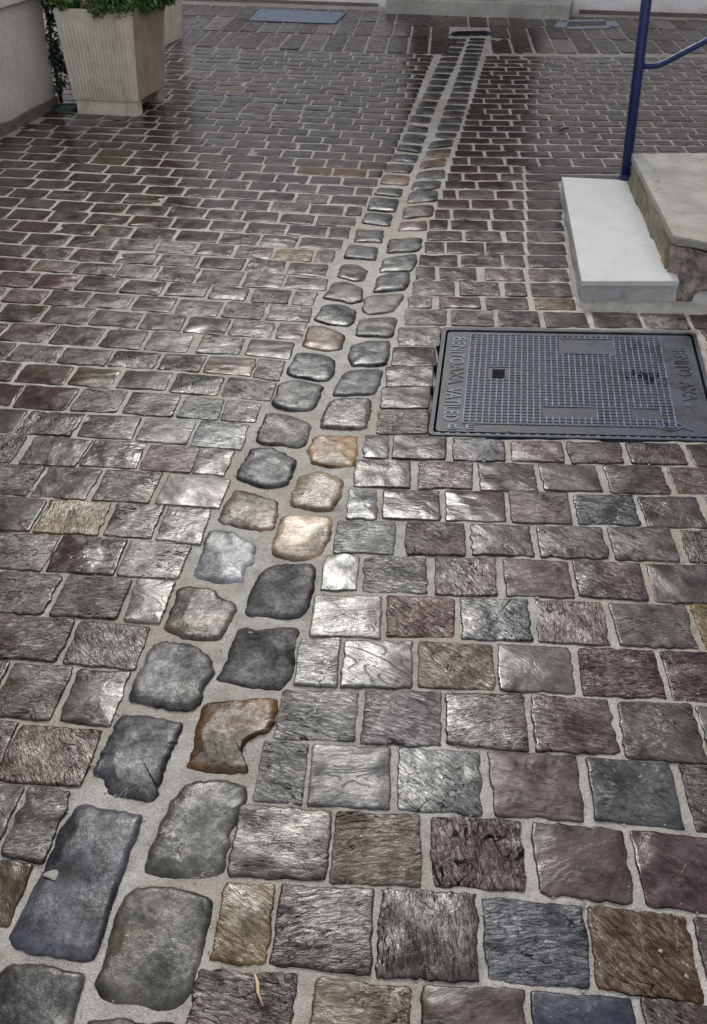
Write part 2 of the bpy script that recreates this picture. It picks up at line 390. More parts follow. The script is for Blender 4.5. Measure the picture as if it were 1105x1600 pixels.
# colours: stones are not alike, and the pale greys have wet sheen painted in. (x, y in the photograph, colour)
TAN, OCHRE, MAROON, BROWN, NAVY, BLUE, DARK, PALE_SHEEN, PINK, OLIVE = (.17, .125, .06), (.155, .112, .055), (.060, .030, .032), (.105, .068, .046), (.026, .031, .054), (.058, .064, .078), (.036, .037, .040), (.20, .195, .185), (.20, .15, .135), (.10, .092, .055)
SPECIAL = [(383, 1450, OCHRE), (1005, 1490, BROWN), (915, 1580, NAVY), (838, 1475, BLUE), (1050, 1362, MAROON), (965, 1048, MAROON), (838, 905, (.075, .042, .040)),
    (1092, 985, TAN), (655, 965, (.11, .062, .055)), (945, 797, DARK), (775, 970, (.06, .062, .064)), (565, 1580, (.12, .09, .06)), (590, 1330, (.155, .125, .105)),
    (710, 1035, (.16, .13, .105)), (678, 843, (.105, .078, .08)), (110, 808, TAN), (145, 590, (.085, .062, .042)), (440, 397, TAN), (145, 247, OLIVE), (185, 250, OLIVE),
    (505, 268, TAN), (545, 268, (.19, .12, .07)), (345, 136, TAN), (320, 257, BROWN), (865, 472, (.14, .10, .06)), (745, 703, (.04, .04, .048)), (990, 1230, (.065, .068, .07)),
    (45, 1090, (.085, .072, .06)), (95, 1180, (.10, .068, .056)), (40, 465, MAROON), (90, 440, (.09, .05, .052)), (25, 410, (.07, .045, .045)), (330, 578, PINK), (60, 618, (.07, .046, .042)),
    (20, 625, (.07, .046, .042)), (100, 755, (.085, .065, .055)), (265, 715, (.19, .15, .14)), (1000, 750, (.085, .066, .058)), (1080, 1045, (.08, .052, .052)), (1070, 905, (.07, .052, .05)), (15, 1390, (.10, .072, .05)),
    (700, 1540, PALE_SHEEN), (500, 1110, PALE_SHEEN), (545, 1220, (.19, .185, .18)), (690, 1225, (.17, .17, .165)), (440, 1200, (.18, .175, .165)), (530, 962, (.23, .225, .215)), (495, 1035, (.24, .235, .225)), (590, 1035, (.19, .183, .18)),  # sheen put into the tint: pale greys from here to the list end
    (625, 1120, (.15, .14, .14)), (260, 675, (.20, .195, .185)), (300, 770, (.23, .225, .21)), (285, 820, (.24, .23, .22)), (335, 722, (.23, .22, .21)), (240, 870, (.20, .185, .17)), (232, 935, (.21, .20, .185)), (345, 680, (.17, .175, .175)),
    (340, 640, (.15, .16, .155)), (535, 895, (.17, .18, .165)), (570, 790, (.18, .185, .175)), (620, 895, (.14, .135, .13)), (572, 840, (.14, .142, .135))]
PAL_L = [(.066, .058, .053), (.078, .066, .060), (.074, .074, .068), (.060, .055, .050), (.084, .078, .072), (.070, .055, .051), (.070, .073, .062), (.09, .083, .08)]
PAL_R = [(.084, .070, .068), (.092, .082, .076), (.078, .062, .062), (.090, .088, .084), (.075, .070, .066), (.098, .082, .078), (.088, .074, .066)]
used = set()
def colour(poly, pal):
    P = [px((a, b, 0)) for a, b in poly]
    for i, (x, y, c) in enumerate(SPECIAL):
        if i in used: continue
        ins = all(((P[k][0] - P[k - 1][0]) * (y - P[k - 1][1]) - (P[k][1] - P[k - 1][1]) * (x - P[k - 1][0])) <= 0 for k in range(len(P))) or \
              all(((P[k][0] - P[k - 1][0]) * (y - P[k - 1][1]) - (P[k][1] - P[k - 1][1]) * (x - P[k - 1][0])) >= 0 for k in range(len(P)))
        if ins: used.add(i); return c
    c = np.array(pal[rng.integers(len(pal))]) * rng.uniform(.72, 1.2) * (1.10, .98, .94)
    return tuple(c)

pav = tag(empty('pavement'), 'dark wet stone setts laid in courses left of the gutter', None, None, 'structure')
pav2 = tag(empty('pavement'), 'dark wet stone setts laid in courses between the gutter and the steps', None, None, 'structure')
gut = tag(empty('gutter'), 'two lines of rounded larger stones winding through the courtyard as a gutter', None, None, 'structure')
border = tag(empty('pavement'), 'border of stone slabs laid lengthwise along the white house front', None, None, 'structure')
P_L, P_R, P_G, P_B = Paving(pav, 'paving_stone', M_STONE), Paving(pav2, 'paving_stone', M_STONE), Paving(gut, 'gutter_stone', M_GUT), Paving(border, 'paving_slab', M_STONE)

def hit(x, ym, vpx, line):
    y = ym
    for _ in range(8):
        xx = vpx + (x - vpx) * (y + HV) / (ym + HV); y = line(xx)
    return xx, y
def row(pv, pal, T, B, spans, vpx, inset=.0050, **kw):
    """one course: T and B its upper and lower joint lines, spans the stones' ends"""
    for xl, xr in spans:
        q = []
        for x in (xl, xr):
            ym = .5 * (T(x) + B(x))
            q.append((hit(x, ym, vpx, T), hit(x, ym, vpx, B)))
        (tl, bl), (tr, br) = q
        i1, i2 = inset * rng.uniform(.6, 1.5), inset * rng.uniform(.6, 1.5)
        poly = [G(*tl)[:2] + (0, -i1), G(*tr)[:2] + (0, -i1), G(*br)[:2] + (0, i2), G(*bl)[:2] + (0, i2)]
        poly = [p + rng.normal(0, kw.get('jit', .0022), 2) for p in poly]
        k = dict(wet=float(np.clip(rng.normal(.5, .13), 0, 1)), top=float(rng.normal(.0034, .0008)), ragged=float(rng.uniform(.0010, .0026)), rough=float(rng.uniform(.0006, .0014)), terr=.0009)
        k.update(kw); k.pop('jit', 0)
        pv.add([tuple(p) for p in poly], colour(poly, pal), **k)
L_ = lambda poly: (lambda x: interp(poly, x))
PITCH = .0965
def run_right(x, y, xmax, first=1.0):
    out = []; v = y + HV; w = PITCH * v * first
    while x < xmax:
        w = w * 1.0; e = x + w - .0080 * v; out.append((x, e)); x += w; w = PITCH * v * rng.uniform(.9, 1.1)
    return out
def run_left(x, y, xmin, first=1.0):
    out = []; v = y + HV; w = PITCH * v * first
    while x > xmin:
        out.append((x - w + .0080 * v, x)); x -= w; w = PITCH * v * rng.uniform(.9, 1.1)
    return out

# --- right of the gutter: courses from the camera outwards, joint lines and stone ends as they lie
RB = [[(300, 1640), (458, 1653), (777, 1680), (1067, 1706)],
      [(300, 1506), (458, 1517), (567, 1531), (777, 1542), (922, 1550), (1067, 1566)],
      [(340, 1374), (422, 1380), (513, 1381), (665, 1390), (828, 1401), (922, 1412), (1030, 1423)],
      [(380, 1255), (422, 1258), (603, 1269), (705, 1276), (922, 1287), (1085, 1303)],
      [(404, 1156), (560, 1165), (690, 1169), (832, 1178), (976, 1186), (1096, 1195)],
      [(451, 1073), (567, 1079), (694, 1081), (824, 1083), (937, 1091), (1067, 1098)],
      [(469, 997), (603, 999), (730, 1003), (832, 1006), (987, 1014), (1096, 1019)],
      [(502, 928), (640, 932), (777, 934), (904, 938), (1031, 943)],
      [(502, 865), (658, 870), (777, 871), (958, 878), (1096, 881)],
      [(524, 813), (727, 817), (922, 822), (1096, 827)],
      [(547, 764), (656, 766), (791, 768), (886, 771), (1090, 775)],
      [(563, 719), (710, 721), (886, 725), (1049, 729)],
      [(571, 678), (640, 680), (790, 687), (1105, 694)]]
RS = [[(295, 460), (486, 643), (656, 823), (833, 999), (1010, 1180)],
      [(341, 424), (430, 582), (592, 747), (757, 919), (925, 1085), (1097, 1260)],
      [(365, 514), (521, 660), (673, 820), (835, 982), (992, 1140)],
      [(405, 478), (485, 612), (622, 754), (768, 906), (921, 1060), (1072, 1210)],
      [(434, 557), (567, 688), (697, 823), (833, 960), (970, 1092), (1100, 1225)],
      [(463, 527), (535, 645), (655, 770), (779, 895), (906, 1030), (1041, 1160)],
      [(488, 596), (604, 709), (720, 828), (838, 949), (959, 1079), (1090, 1205)],
      [(505, 561), (567, 666), (678, 775), (787, 891), (900, 1006), (1016, 1120)],
      [(524, 620), (632, 725), (736, 832), (842, 947), (956, 1056), (1066, 1165)],
      [(542, 589), (598, 688), (697, 789), (797, 892), (901, 995), (1004, 1098)],
      [(553, 644), (652, 738), (749, 837), (845, 936), (947, 1040), (1050, 1140)],
      [(568, 609), (614, 697), (708, 789), (799, 880), (889, 972), (981, 1069), (1079, 1160)]]
for k in range(12):
    sp = list(RS[k]); x = sp[-1][1]; y = interp(RB[k], 1105); v = y + HV
    sp += run_right(x + .011 * v, y, x + 5.2 * PITCH * v)
    row(P_R, PAL_R, L_(RB[k + 1]), L_(RB[k]), sp, 660)
# the short courses either side of the cast iron cover
RY = [679, 640.5, 605.5, 573, 541.5, 511]
RC = [(590, 668), (594, 672), (602, 677), (613, 682), (622, 688)]
for k in range(5):
    T, B = L_([(600, RY[k + 1]), (1100, RY[k + 1] + 3)]), L_([(600, RY[k]), (1100, RY[k] + 3)])
    y = .5 * (RY[k] + RY[k + 1]); v = y + HV
    row(P_R, PAL_R, T, B, [RC[k]], 660, inset=.003)
    xr = 1086 + (1133 - 1086) * (y - 516) / 174 + .012 * v
    row(P_R, PAL_R, T, B, run_right(xr + 4, y, xr + 3.2 * PITCH * v, rng.uniform(.5, 1)), 660)
# above the cover up to the border
RT = [511, 484.5, 464, 440, 418, 398, 378, 361, 344, 327, 312, 297, 283, 271, 259, 246, 236, 225, 216, 206, 197, 188]
q = 1 / (188 + HV)
while True:
    q += .0000425; y = 1 / q - HV
    if y < 84: break
    RT.append(y)
RM = {0: [(632, 698), (705, 772), (779, 843), (851, 918), (928, 1000), (1004, 1074), (1081, 1148), (1155, 1225)],
      1: [(637, 675), (687, 751), (759, 825), (836, 899)], 2: [(645, 711), (718, 780), (789, 822), (829, 893)],
      3: [(650, 680), (687, 745), (758, 819), (827, 889)], 4: [(655, 715), (720, 783), (788, 820), (826, 886)],
      5: [(664, 694), (698, 756), (760, 819), (825, 884)], 6: [(667, 722), (728, 783), (791, 819), (824, 882)],
      7: [(671, 700), (705, 762), (768, 818), (823, 880)]}
GR = [(300, 1640), (345, 1374), (385, 1255), (404, 1190), (436, 1120), (463, 1037), (490, 965), (507, 900), (526, 843), (545, 790), (556, 742), (569, 700), (592, 640), (622, 520), (640, 470), (655, 408), (665, 388), (672, 352), (680, 320), (690, 300), (700, 265), (712, 230), (722, 195), (733, 163), (740, 144), (756, 92), (766, 60)]
GRy = sorted((b, a) for a, b in GR)
for k in range(len(RT) - 1):
    yb, yt = RT[k], RT[k + 1]; y = .5 * (yb + yt); v = y + HV; sl = .00002 * v
    T, B = L_([(760, yt), (1100, yt + 340 * sl)]), L_([(760, yb), (1100, yb + 340 * sl)])
    if k in RM: sp = list(RM[k])
    else:
        x0 = interp(GRy, y) + .006 * v
        xm = 1105 + .4 * v * .6 if y < 240 else 1000 if yt < 279 else 877 + (900 - 877) * (y - 280) / 190 - 2
        if 262 <= y < 345:                       # the straight joint beside the step
            xj = 820 + (y - 300) * .03
            sp = [(a, min(b, xj - 2)) for a, b in run_right(x0, y, xj - 10, (.5, 1.0)[k % 2] * rng.uniform(.9, 1.1)) if a < xj - 12]
            sp.append((xj + 3, xm))
        else: sp = run_right(x0, y, xm, (.55, 1.0)[k % 2] * rng.uniform(.85, 1.15))
    row(P_R, PAL_R, T, B, sp, 660, inset=.0085 + .0035 * min(1, max(0, (400 - y) / 200)), ragged=.0009, jit=.0012, wet=.5 + .4 * min(1, max(0, (420 - T(400)) / 200)), top=float(rng.normal(.0018, .0004)))

# --- left of the gutter
LB = [[(0, 1345), (55, 1352), (120, 1360)], [(0, 1222), (108, 1231), (180, 1238)], [(0, 1124), (156, 1137), (220, 1143)], [(0, 1032), (203, 1048), (260, 1053)],
      [(0, 961), (145, 968), (235, 977)], [(0, 890), (181, 903), (279, 908)], [(0, 831), (203, 842), (304, 852)], [(0, 775), (136, 783), (272, 790), (330, 795)],
      [(0, 723.5), (163, 733), (272, 740), (356, 748)], [(0, 677), (149, 687), (272, 695), (369, 704)], [(0, 637), (136, 645), (272, 654), (402, 664)],
      [(0, 598), (136, 606), (270, 614), (345, 622), (410, 628)], [(0, 565), (136, 573), (270, 581), (391, 591), (430, 597)], [(0, 533), (136, 542.5), (272, 552), (386, 557), (445, 564)],
      [(0, 502), (136, 510), (272, 519.5), (386, 527.6), (459, 533)], [(0, 473), (136, 481), (272, 491), (386, 500), (481, 506)], [(0, 449), (136, 456), (272, 465), (386, 472), (489, 480)],
      [(0, 423), (136, 430), (272, 441), (386, 449), (494, 455)], [(0, 401), (136, 409.5), (272, 416), (386, 424), (511, 435)]]
LBOT = [(0, 1452), (45, 1458), (120, 1468)]
LS = [[(-140, 33)], [(-120, 14), (20, 92)], [(-130, 8), (14, 145)], [(-118, -4), (2, 98), (108, 190)], [(-95, 102), (112, 222)], [(-20, 82), (92, 196), (202, 262)], [(-32, 80), (85, 188), (192, 292)],
      [(-40, 60), (66, 166), (172, 248), (252, 322)], [(-36, 57), (62, 148), (155, 246), (253, 353)], [(-48, 31), (44, 131), (135, 220), (226, 307), (311, 360)], [(-50, 33), (37, 122), (128, 214), (220, 301), (305, 386)],
      [(-55, 27), (31, 114), (119, 191), (198, 277), (282, 346), (349, 404)], [(-55, 24), (31, 108), (113, 181), (189, 264), (271, 345), (352, 428)], [(-58, 16), (20, 92), (97, 171), (175, 246), (252, 317), (322, 397), (401, 441)],
      [(-65, 3), (9, 81), (85, 157), (162, 226), (232, 300), (311, 381), (386, 456)], [(2, 65), (70, 141), (145, 217), (222, 287), (293, 356), (362, 427), (433, 475)], [(10, 70), (75, 137), (142, 205), (211, 272), (277, 345), (350, 414), (420, 487)],
      [(-6, 54), (59, 118), (123, 188), (193, 256), (262, 324), (329, 387), (393, 453), (458, 494)], [(-10, 50), (54, 115), (119, 182), (187, 244), (249, 307), (312, 377), (383, 443), (447, 510)]]
def wall_x(y): return 935 - (y + HV) / .526          # foot of the wall at the left
for k in range(len(LB)):
    B = L_(LBOT if k == 0 else LB[k - 1]); T = L_(LB[k]); sp = list(LS[k]); x = sp[0][0]; y = .5 * (T(x) + B(x)); v = y + HV
    ext = run_left(x - .0105 * v, y, max(wall_x(y) + .02 * v, x - 3.5 * PITCH * v))
    row(P_L, PAL_L, T, B, ext[::-1] + sp, 700, inset=.0035 if k < 8 else .0035 + .005 * min(1, (k - 7) / 6), **({} if k < 9 else dict(top=float(rng.normal(.0024, .0005)))))
row(P_L, PAL_L, L_([(0, 1452), (120, 1468)]), L_([(0, 1590), (120, 1606)]), [(-520, -360), (-350, -190), (-180, -85)], 700)
for ya, yb_ in ((1590, 1735), (1735, 1890)):       # on towards the camera, below the picture
    row(P_L, PAL_L, L_([(-600, ya), (0, ya)]), L_([(-600, yb_), (0, yb_)]), run_left(-110 if ya < 1600 else 20, ya + 70, -760), 700)
for ya, yb_ in ((1655, 1815), (1815, 1990)):
    row(P_R, PAL_R, L_([(300, ya), (1067, ya + 62)]), L_([(300, yb_), (1067, yb_ + 66)]), run_right(250, ya + 110, 1750, .7), 660)
LE = [(30, 1400), (98, 1240), (148, 1140), (195, 1060), (236, 975), (264, 905), (293, 850), (326, 800), (356, 748), (372, 704), (404, 664), (430, 600), (456, 533), (482, 500), (496, 454), (512, 435), (524, 411), (552, 365), (586, 300), (611, 255), (637, 195), (662, 130), (684, 78)]
LEy = sorted((b, a) for a, b in LE)
q0 = 1 / (401 + HV); k = 0
prev = lambda x: interp(LB[-1], x)
while True:
    k += 1; v0 = 1 / (q0 + k * .0000472)
    if v0 - HV < 56: break
    T = (lambda v0: lambda x: v0 * (1 + x / (10400)) - HV)(v0)
    y0 = .5 * (T(500) + prev(500)); xe = interp(LEy, y0 + 6) - .006 * v0
    ym = .5 * (T(xe) + prev(xe)); v = ym + HV
    if T(xe) < 82: break
    xmin = max(wall_x(v0 - HV) + .03 * v, -60 - .3 * v) if v0 - HV > 165 else 40
    row(P_L, PAL_L, T, prev, run_left(xe, ym, xmin, (.55, 1.0)[k % 2] * rng.uniform(.85, 1.15)), 700, inset=.0085 + .0035 * min(1, max(0, (400 - ym) / 200)), ragged=.0009, jit=.0012, wet=.5 + .4 * min(1, max(0, (420 - T(400)) / 200)), top=float(rng.normal(.0018, .0004)))
    prev = T
top_left = prev

# --- border along the house: slabs laid lengthwise, one behind the other
yb = lambda x: (top_left(x) if x < 690 else 84 + (x - 760) * .0)
fac = lambda x: 1 + 22 * (x - 330) / 670.0            # foot of the white front
levels = [1.0, .70, .40, .12]
def lev(x, t):
    a, b = 1 / (yb(x) + HV), 1 / (fac(x) + HV); return 1 / (b + (a - b) * t) - HV
for (xa, xb) in ((255, 690), (768, 1290)):
    for j in range(3):
        T = (lambda t: lambda x: lev(x, t))(levels[j + 1]); B = (lambda t: lambda x: lev(x, t))(levels[j])
        x = xa
        while x < xb:
            y = .5 * (T(x) + B(x)); v = y + HV
            # slabs of one rank stand behind each other: shift with the vanishing point
            xx = 700 + (x - 700) * v / (B(x) + HV) if j else x
            row(P_B, PAL_R, T, B, [(xx, xx + .083 * v)], 700, inset=.007, ragged=.0015)
            x += .094 * v
x = 640
while x < 800:
    T = (lambda t: lambda x: lev(x, t))(levels[3]); B = (lambda t: lambda x: lev(x, t))(.46)
    row(P_B, PAL_R, T, B, [(x, x + 28)], 700, inset=.012); x += 31

# --- the gutter: two lines of larger, rounded stones
GL_ = [[(-80, 1660), (85, 1668), (20, 1850), (-190, 1840)]]; GH_ = [[(140, 1590), (285, 1600), (235, 1790), (60, 1780)], [(50, 1800), (230, 1810), (170, 2010), (-40, 2000)]]
GL = [[(10, 1508), (70, 1512), (130, 1524), (118, 1580), (92, 1650), (-60, 1636), (-30, 1560)],
      [(125, 1258), (160, 1268), (221, 1277), (212, 1300), (190, 1370), (148, 1494), (128, 1497), (34, 1481), (16, 1462), (58, 1385), (85, 1330), (95, 1295)],
      [(190, 1118), (240, 1124), (284, 1134), (270, 1170), (255, 1205), (240, 1252), (170, 1240), (166, 1216), (147, 1210), (165, 1165), (178, 1145)],
      [(250, 1006), (300, 1012), (330, 1032), (333, 1050), (316, 1080), (310, 1105), (285, 1111), (205, 1096), (210, 1070), (228, 1040), (232, 1024)],
      [(280, 919), (334, 922), (345, 938), (371, 944), (360, 970), (340, 1003), (300, 1000), (257, 982), (270, 950)],
      [(328, 832), (365, 835), (398, 855), (395, 880), (383, 884), (380, 910), (350, 912), (302, 900), (316, 866)],
      [(366, 765), (390, 769), (434, 785), (428, 828), (400, 828), (340, 820), (346, 800)],
      [(395, 702), (428, 703), (462, 722), (456, 745), (445, 760), (415, 764), (395, 757), (368, 748), (378, 728)],
      [(418, 646), (455, 650), (488, 664), (482, 688), (468, 700), (400, 692), (408, 668)],
      [(440, 600), (470, 597), (506, 605), (497, 628), (485, 643), (455, 643), (425, 633)],
      [(466, 552), (500, 554), (523, 560), (525, 575), (518, 594), (500, 597), (447, 586)],
      [(482, 511), (506, 511), (540, 525), (534, 547), (515, 550), (472, 543)],
      [(508, 478), (535, 476), (557, 485), (553, 505), (540, 511), (510, 507), (491, 500)],
      [(522, 442), (540, 441), (566, 453), (566, 471), (548, 475), (505, 466)],
      [(534, 413), (560, 413), (576, 423), (572, 437), (556, 441), (527, 434)],
      [(545, 383), (593, 388), (588, 408), (537, 404)], [(557, 358), (601, 360), (598, 380), (552, 379)], [(572, 333), (615, 336), (610, 355), (564, 350)],
      [(580, 310), (625, 313), (618, 333), (573, 329)], [(591, 293), (631, 295), (627, 309), (584, 305)], [(600, 273), (642, 275), (638, 291), (593, 288)],
      [(606, 256), (648, 258), (642, 272), (599, 269)], [(615, 241), (656, 243), (650, 255), (608, 251)], [(624, 226), (661, 228), (657, 240), (619, 235)],
      [(632, 209), (668, 212), (662, 225), (626, 222)], [(639, 195), (672, 198), (668, 209), (635, 205)], [(642, 181), (676, 184), (672, 194), (638, 190)]]
GH = [[(205, 1388), (290, 1392), (332, 1408), (325, 1450), (312, 1500), (298, 1555), (272, 1576), (165, 1562), (151, 1543), (165, 1498), (183, 1435)],
      [(290, 1228), (350, 1222), (383, 1232), (380, 1260), (360, 1305), (345, 1366), (300, 1371), (230, 1365), (234, 1335), (250, 1292), (262, 1270)],
      [(322, 1098), (433, 1094), (432, 1115), (418, 1145), (396, 1150), (380, 1163), (377, 1180), (392, 1206), (345, 1208), (290, 1202), (302, 1170), (312, 1125)],
      [(375, 982), (468, 979), (465, 1010), (457, 1055), (443, 1076), (400, 1076), (339, 1064), (350, 1040), (363, 1003)],
      [(410, 893), (440, 884), (492, 884), (488, 925), (475, 962), (440, 966), (383, 960), (395, 920)],
      [(442, 808), (518, 810), (513, 848), (500, 870), (470, 876), (425, 868), (430, 840)],
      [(468, 744), (500, 738), (537, 750), (531, 775), (520, 798), (480, 797), (453, 790), (458, 768)],
      [(493, 683), (525, 680), (560, 681), (561, 700), (553, 728), (520, 732), (488, 724), (480, 704)],
      [(515, 630), (540, 624), (581, 626), (578, 650), (570, 671), (501, 669), (505, 650)],
      [(540, 580), (560, 577), (600, 577), (594, 600), (585, 617), (519, 619), (525, 604)],
      [(550, 540), (575, 534), (609, 535), (607, 557), (603, 571), (550, 573), (543, 560)],
      [(563, 500), (590, 497), (620, 496), (618, 510), (613, 527), (555, 526)],
      [(572, 464), (605, 461), (631, 461), (626, 475), (615, 488), (575, 492), (566, 486)],
      [(590, 435), (610, 428), (640, 427), (640, 441), (632, 453), (583, 457)],
      [(600, 405), (625, 400), (651, 398), (652, 407), (645, 423), (593, 426)],
      [(607, 374), (661, 373), (656, 393), (603, 397)], [(625, 347), (668, 346), (667, 361), (620, 362)], [(632, 325), (678, 323), (677, 338), (627, 343)],
      [(640, 301), (686, 299), (683, 315), (635, 319)], [(647, 285), (690, 283), (688, 295), (641, 299)], [(652, 268), (696, 265), (696, 279), (648, 283)],
      [(658, 252), (698, 247), (696, 260), (654, 264)], [(666, 236), (707, 232), (702, 245), (661, 248)], [(673, 222), (710, 217), (707, 229), (668, 233)]]
def ladder(y0, left, right, dq):
    out = []; q = 1 / (y0 + HV); l, r = sorted((b, a) for a, b in left), sorted((b, a) for a, b in right)
    while True:
        yb_ = 1 / q - HV - 1; q += dq * rng.uniform(.9, 1.1); yt_ = 1 / q - HV
        if yt_ < 56: return out
        s = (yb_ - yt_) * .12; yb_ -= (yb_ - yt_) * .10
        out.append([(interp(l, yt_) + 2, yt_), (interp(r, yt_) - 1, yt_ + s), (interp(r, yb_) - 1, yb_ + s), (interp(l, yb_) + 2, yb_)])
GL += ladder(181, [(644, 181), (660, 147), (672, 120), (685, 92), (699, 58)], [(676, 184), (692, 147), (705, 120), (718, 92), (732, 58)], .000058)
GH += ladder(217, [(674, 220), (690, 172), (701, 147), (714, 112), (722, 85), (734, 56)], [(712, 217), (722, 195), (733, 160), (743, 117), (752, 90), (762, 56)], .000050)
for st in GL_ + GH_: P_G.add([tuple(G(x, y)[:2]) for x, y in st], (.075, .072, .068), top=.0055, dome=.006, rough=.0018, ragged=.0022, corner=.016, tilt=.01, edge=.011, drop=.0065)
CL = [(.085, .082, .078), (.068, .071, .084), (.062, .064, .070), (.12, .12, .122), (.105, .088, .075), (.36, .37, .385), (.17, .135, .115), (.048, .052, .056), (.095, .090, .086), (.075, .075, .075), (.062, .067, .074), (.15, .088, .052), (.036, .037, .040), (.078, .067, .064), (.09, .084, .08)]
CH = [(.085, .080, .066), (.080, .078, .070), (.125, .072, .040), (.026, .026, .028), (.038, .039, .042), (.55, .46, .36), (.30, .25, .19), (.34, .25, .17), (.105, .100, .096), (.075, .079, .082), (.068, .070, .072), (.115, .113, .105), (.12, .115, .105), (.062, .066, .066), (.06, .068, .064)]
CX = {('L', 20): (.26, .19, .15), ('L', 21): (.05, .045, .043), ('L', 15): (.06, .068, .066), ('L', 22): (.035, .038, .045), ('L', 23): (.03, .038, .04), ('H', 16): (.20, .145, .14), ('H', 21): (.24, .18, .14), ('H', 22): (.22, .16, .14), ('H', 20): (.13, .125, .115)}
for key, lst, cc in (('L', GL, CL), ('H', GH, CH)):
    for i, st in enumerate(lst):
        poly = np.array([G(x, y)[:2] for x, y in st]); poly = [tuple(p) for p in poly.mean(0) + (poly - poly.mean(0)) * (1.05 if i < 15 else 1.0 if i < 24 else .97)]
        if i < len(cc): c = cc[i]
        elif (key, i) in CX: c = CX[(key, i)]
        else: c = tuple(np.array([(.05, .055, .055), (.06, .06, .06), (.075, .07, .066), (.09, .075, .066)][rng.integers(4)]))
        far = i > 14
        P_G.add(poly, c, top=float(rng.normal(.0055, .0018)) * (1 if i < 20 else .55), dome=float(rng.uniform(.004, .009)) * (1.0 if not far else .9), rough=.0018, ragged=.0022 if not far else .0018, corner=.016 if not far else .014, tilt=.015, edge=.011, drop=.0065, terr=.0005, wet=.02 if (key == 'H' and i in (3, 4)) else float(rng.uniform(.4, .75)))
for p in (P_R, P_L, P_G, P_B): p.build()

# ------------------------------------------------------------------ mortar bed: the ground between the stones
def cover_quad(): return [G(692, 514), G(1084, 516), G(1131, 691), G(669, 681)]
CQ = [p[:2] for p in cover_quad()]
def inside(X, Y, Q):
    m = np.ones(X.shape, bool)
    for i in range(len(Q)):
        a, b = Q[i - 1], Q[i]; m &= ((b[0] - a[0]) * (Y - a[1]) - (b[1] - a[1]) * (X - a[0])) <= 0
    return m
xs = np.linspace(-4.6, 4.6, 440)
ys = [-1.5, -.9, -.4, .0]; y = .2
while y < 14: ys.append(y); y += max(.014, .0055 * y)
ys = np.array(ys)
X, Y = np.meshgrid(xs, ys)
wa, wb, wc = Waves(rng, 24, 18, 60), Waves(rng, 30, 60, 190), Waves(rng, 12, 1.2, 6)
Z = -.0008 + .0008 * wa(X, Y) + .0010 * wb(X, Y) + .0004 * wc(X, Y)
Z = np.where(inside(X, Y, CQ), -.06, Z)
nx, ny = len(xs), len(ys)
idx = np.arange(nx * ny).reshape(ny, nx)
F = np.stack([idx[:-1, :-1], idx[:-1, 1:], idx[1:, 1:], idx[1:, :-1]], -1).reshape(-1, 4)
gm = mesh_of('ground', np.c_[X.ravel(), Y.ravel(), Z.ravel()], F, True)
tag(link('ground', gm, M_MORTAR), 'pale grey mortar bed filling the joints between the setts', None, None, 'structure')
# surrounding earth sheet out to the horizon, under everything
bm = bmesh.new(); bmesh.ops.create_grid(bm, x_segments=2, y_segments=2, size=150)
tag(link('terrain', bm_mesh('terrain', bm), M_MORTAR, None, (0, 0, -.09)), 'level ground under and around the courtyard', None, None, 'structure')

# ------------------------------------------------------------------ cast iron cover
def iron_material():
    t = NT('wet_cast_iron'); P = t.obj(); n = t.noise(P, 9, 6, .7, .5); f = t.noise(P, 220, 4, .7); m = t.noise(P, 45, 4, .7)
    col = t.mix(t.ramp(n, .35, .68), (.004, .006, .010, 1), (.026, .036, .058, 1))
    col = t.mix(t.ramp(m, .5, .72, 0, .6), col, (.045, .058, .085, 1))
    t.l(col, t.b.inputs['Base Color']); t.b.inputs['Metallic'].default_value = .0; t.b.inputs['Specular IOR Level'].default_value = .28
    t.l(t.ramp(n, .3, .7, .26, .5), t.b.inputs['Roughness']); t.l(t.bump(f, .0015, .7, t.bump(m, .002, .5)), t.b.inputs['Normal'])
    return t.m
M_IRON = iron_material(); M_IRON_RUB = paint('rubbed_iron', (.095, .125, .185), .36, .1, .8); M_IRON_PANEL = paint('worn_iron', (.05, .066, .10), .4, .1, .9); M_IRON_DARK = paint('dark_iron', (.006, .006, .008), .9); M_IRON_DARK.node_tree.nodes['Principled BSDF'].inputs['Specular IOR Level'].default_value = .1
M_IRON_RUB.node_tree.nodes['Principled BSDF'].inputs['Specular IOR Level'].default_value = .3
o0 = CQ[3]; ex = CQ[2] - CQ[3]; CW = np.linalg.norm(ex); ex = ex / CW; ey = np.array([-ex[1], ex[0]])
CD = float((CQ[0] - CQ[3]) @ ey)
CWm = .5 * (CW + np.linalg.norm(CQ[1] - CQ[0]))
cov = empty('manhole_cover', (o0[0], o0[1], 0), math.atan2(ex[1], ex[0]))
tag(cov, 'large rectangular cast iron manhole cover with ribbed top and raised lettering', 'manhole cover')
sk = float((CQ[0] - CQ[3]) @ ex)
def rrect(x0, y0, x1, y1, r, n=6):
    out = []
    for cx, cy, a in ((x1 - r, y0 + r, -90), (x1 - r, y1 - r, 0), (x0 + r, y1 - r, 90), (x0 + r, y0 + r, 180)):
        for k in range(n + 1):
            b = R(a + 90 * k / n); out.append((cx + r * math.cos(b), cy + r * math.sin(b)))
    return out
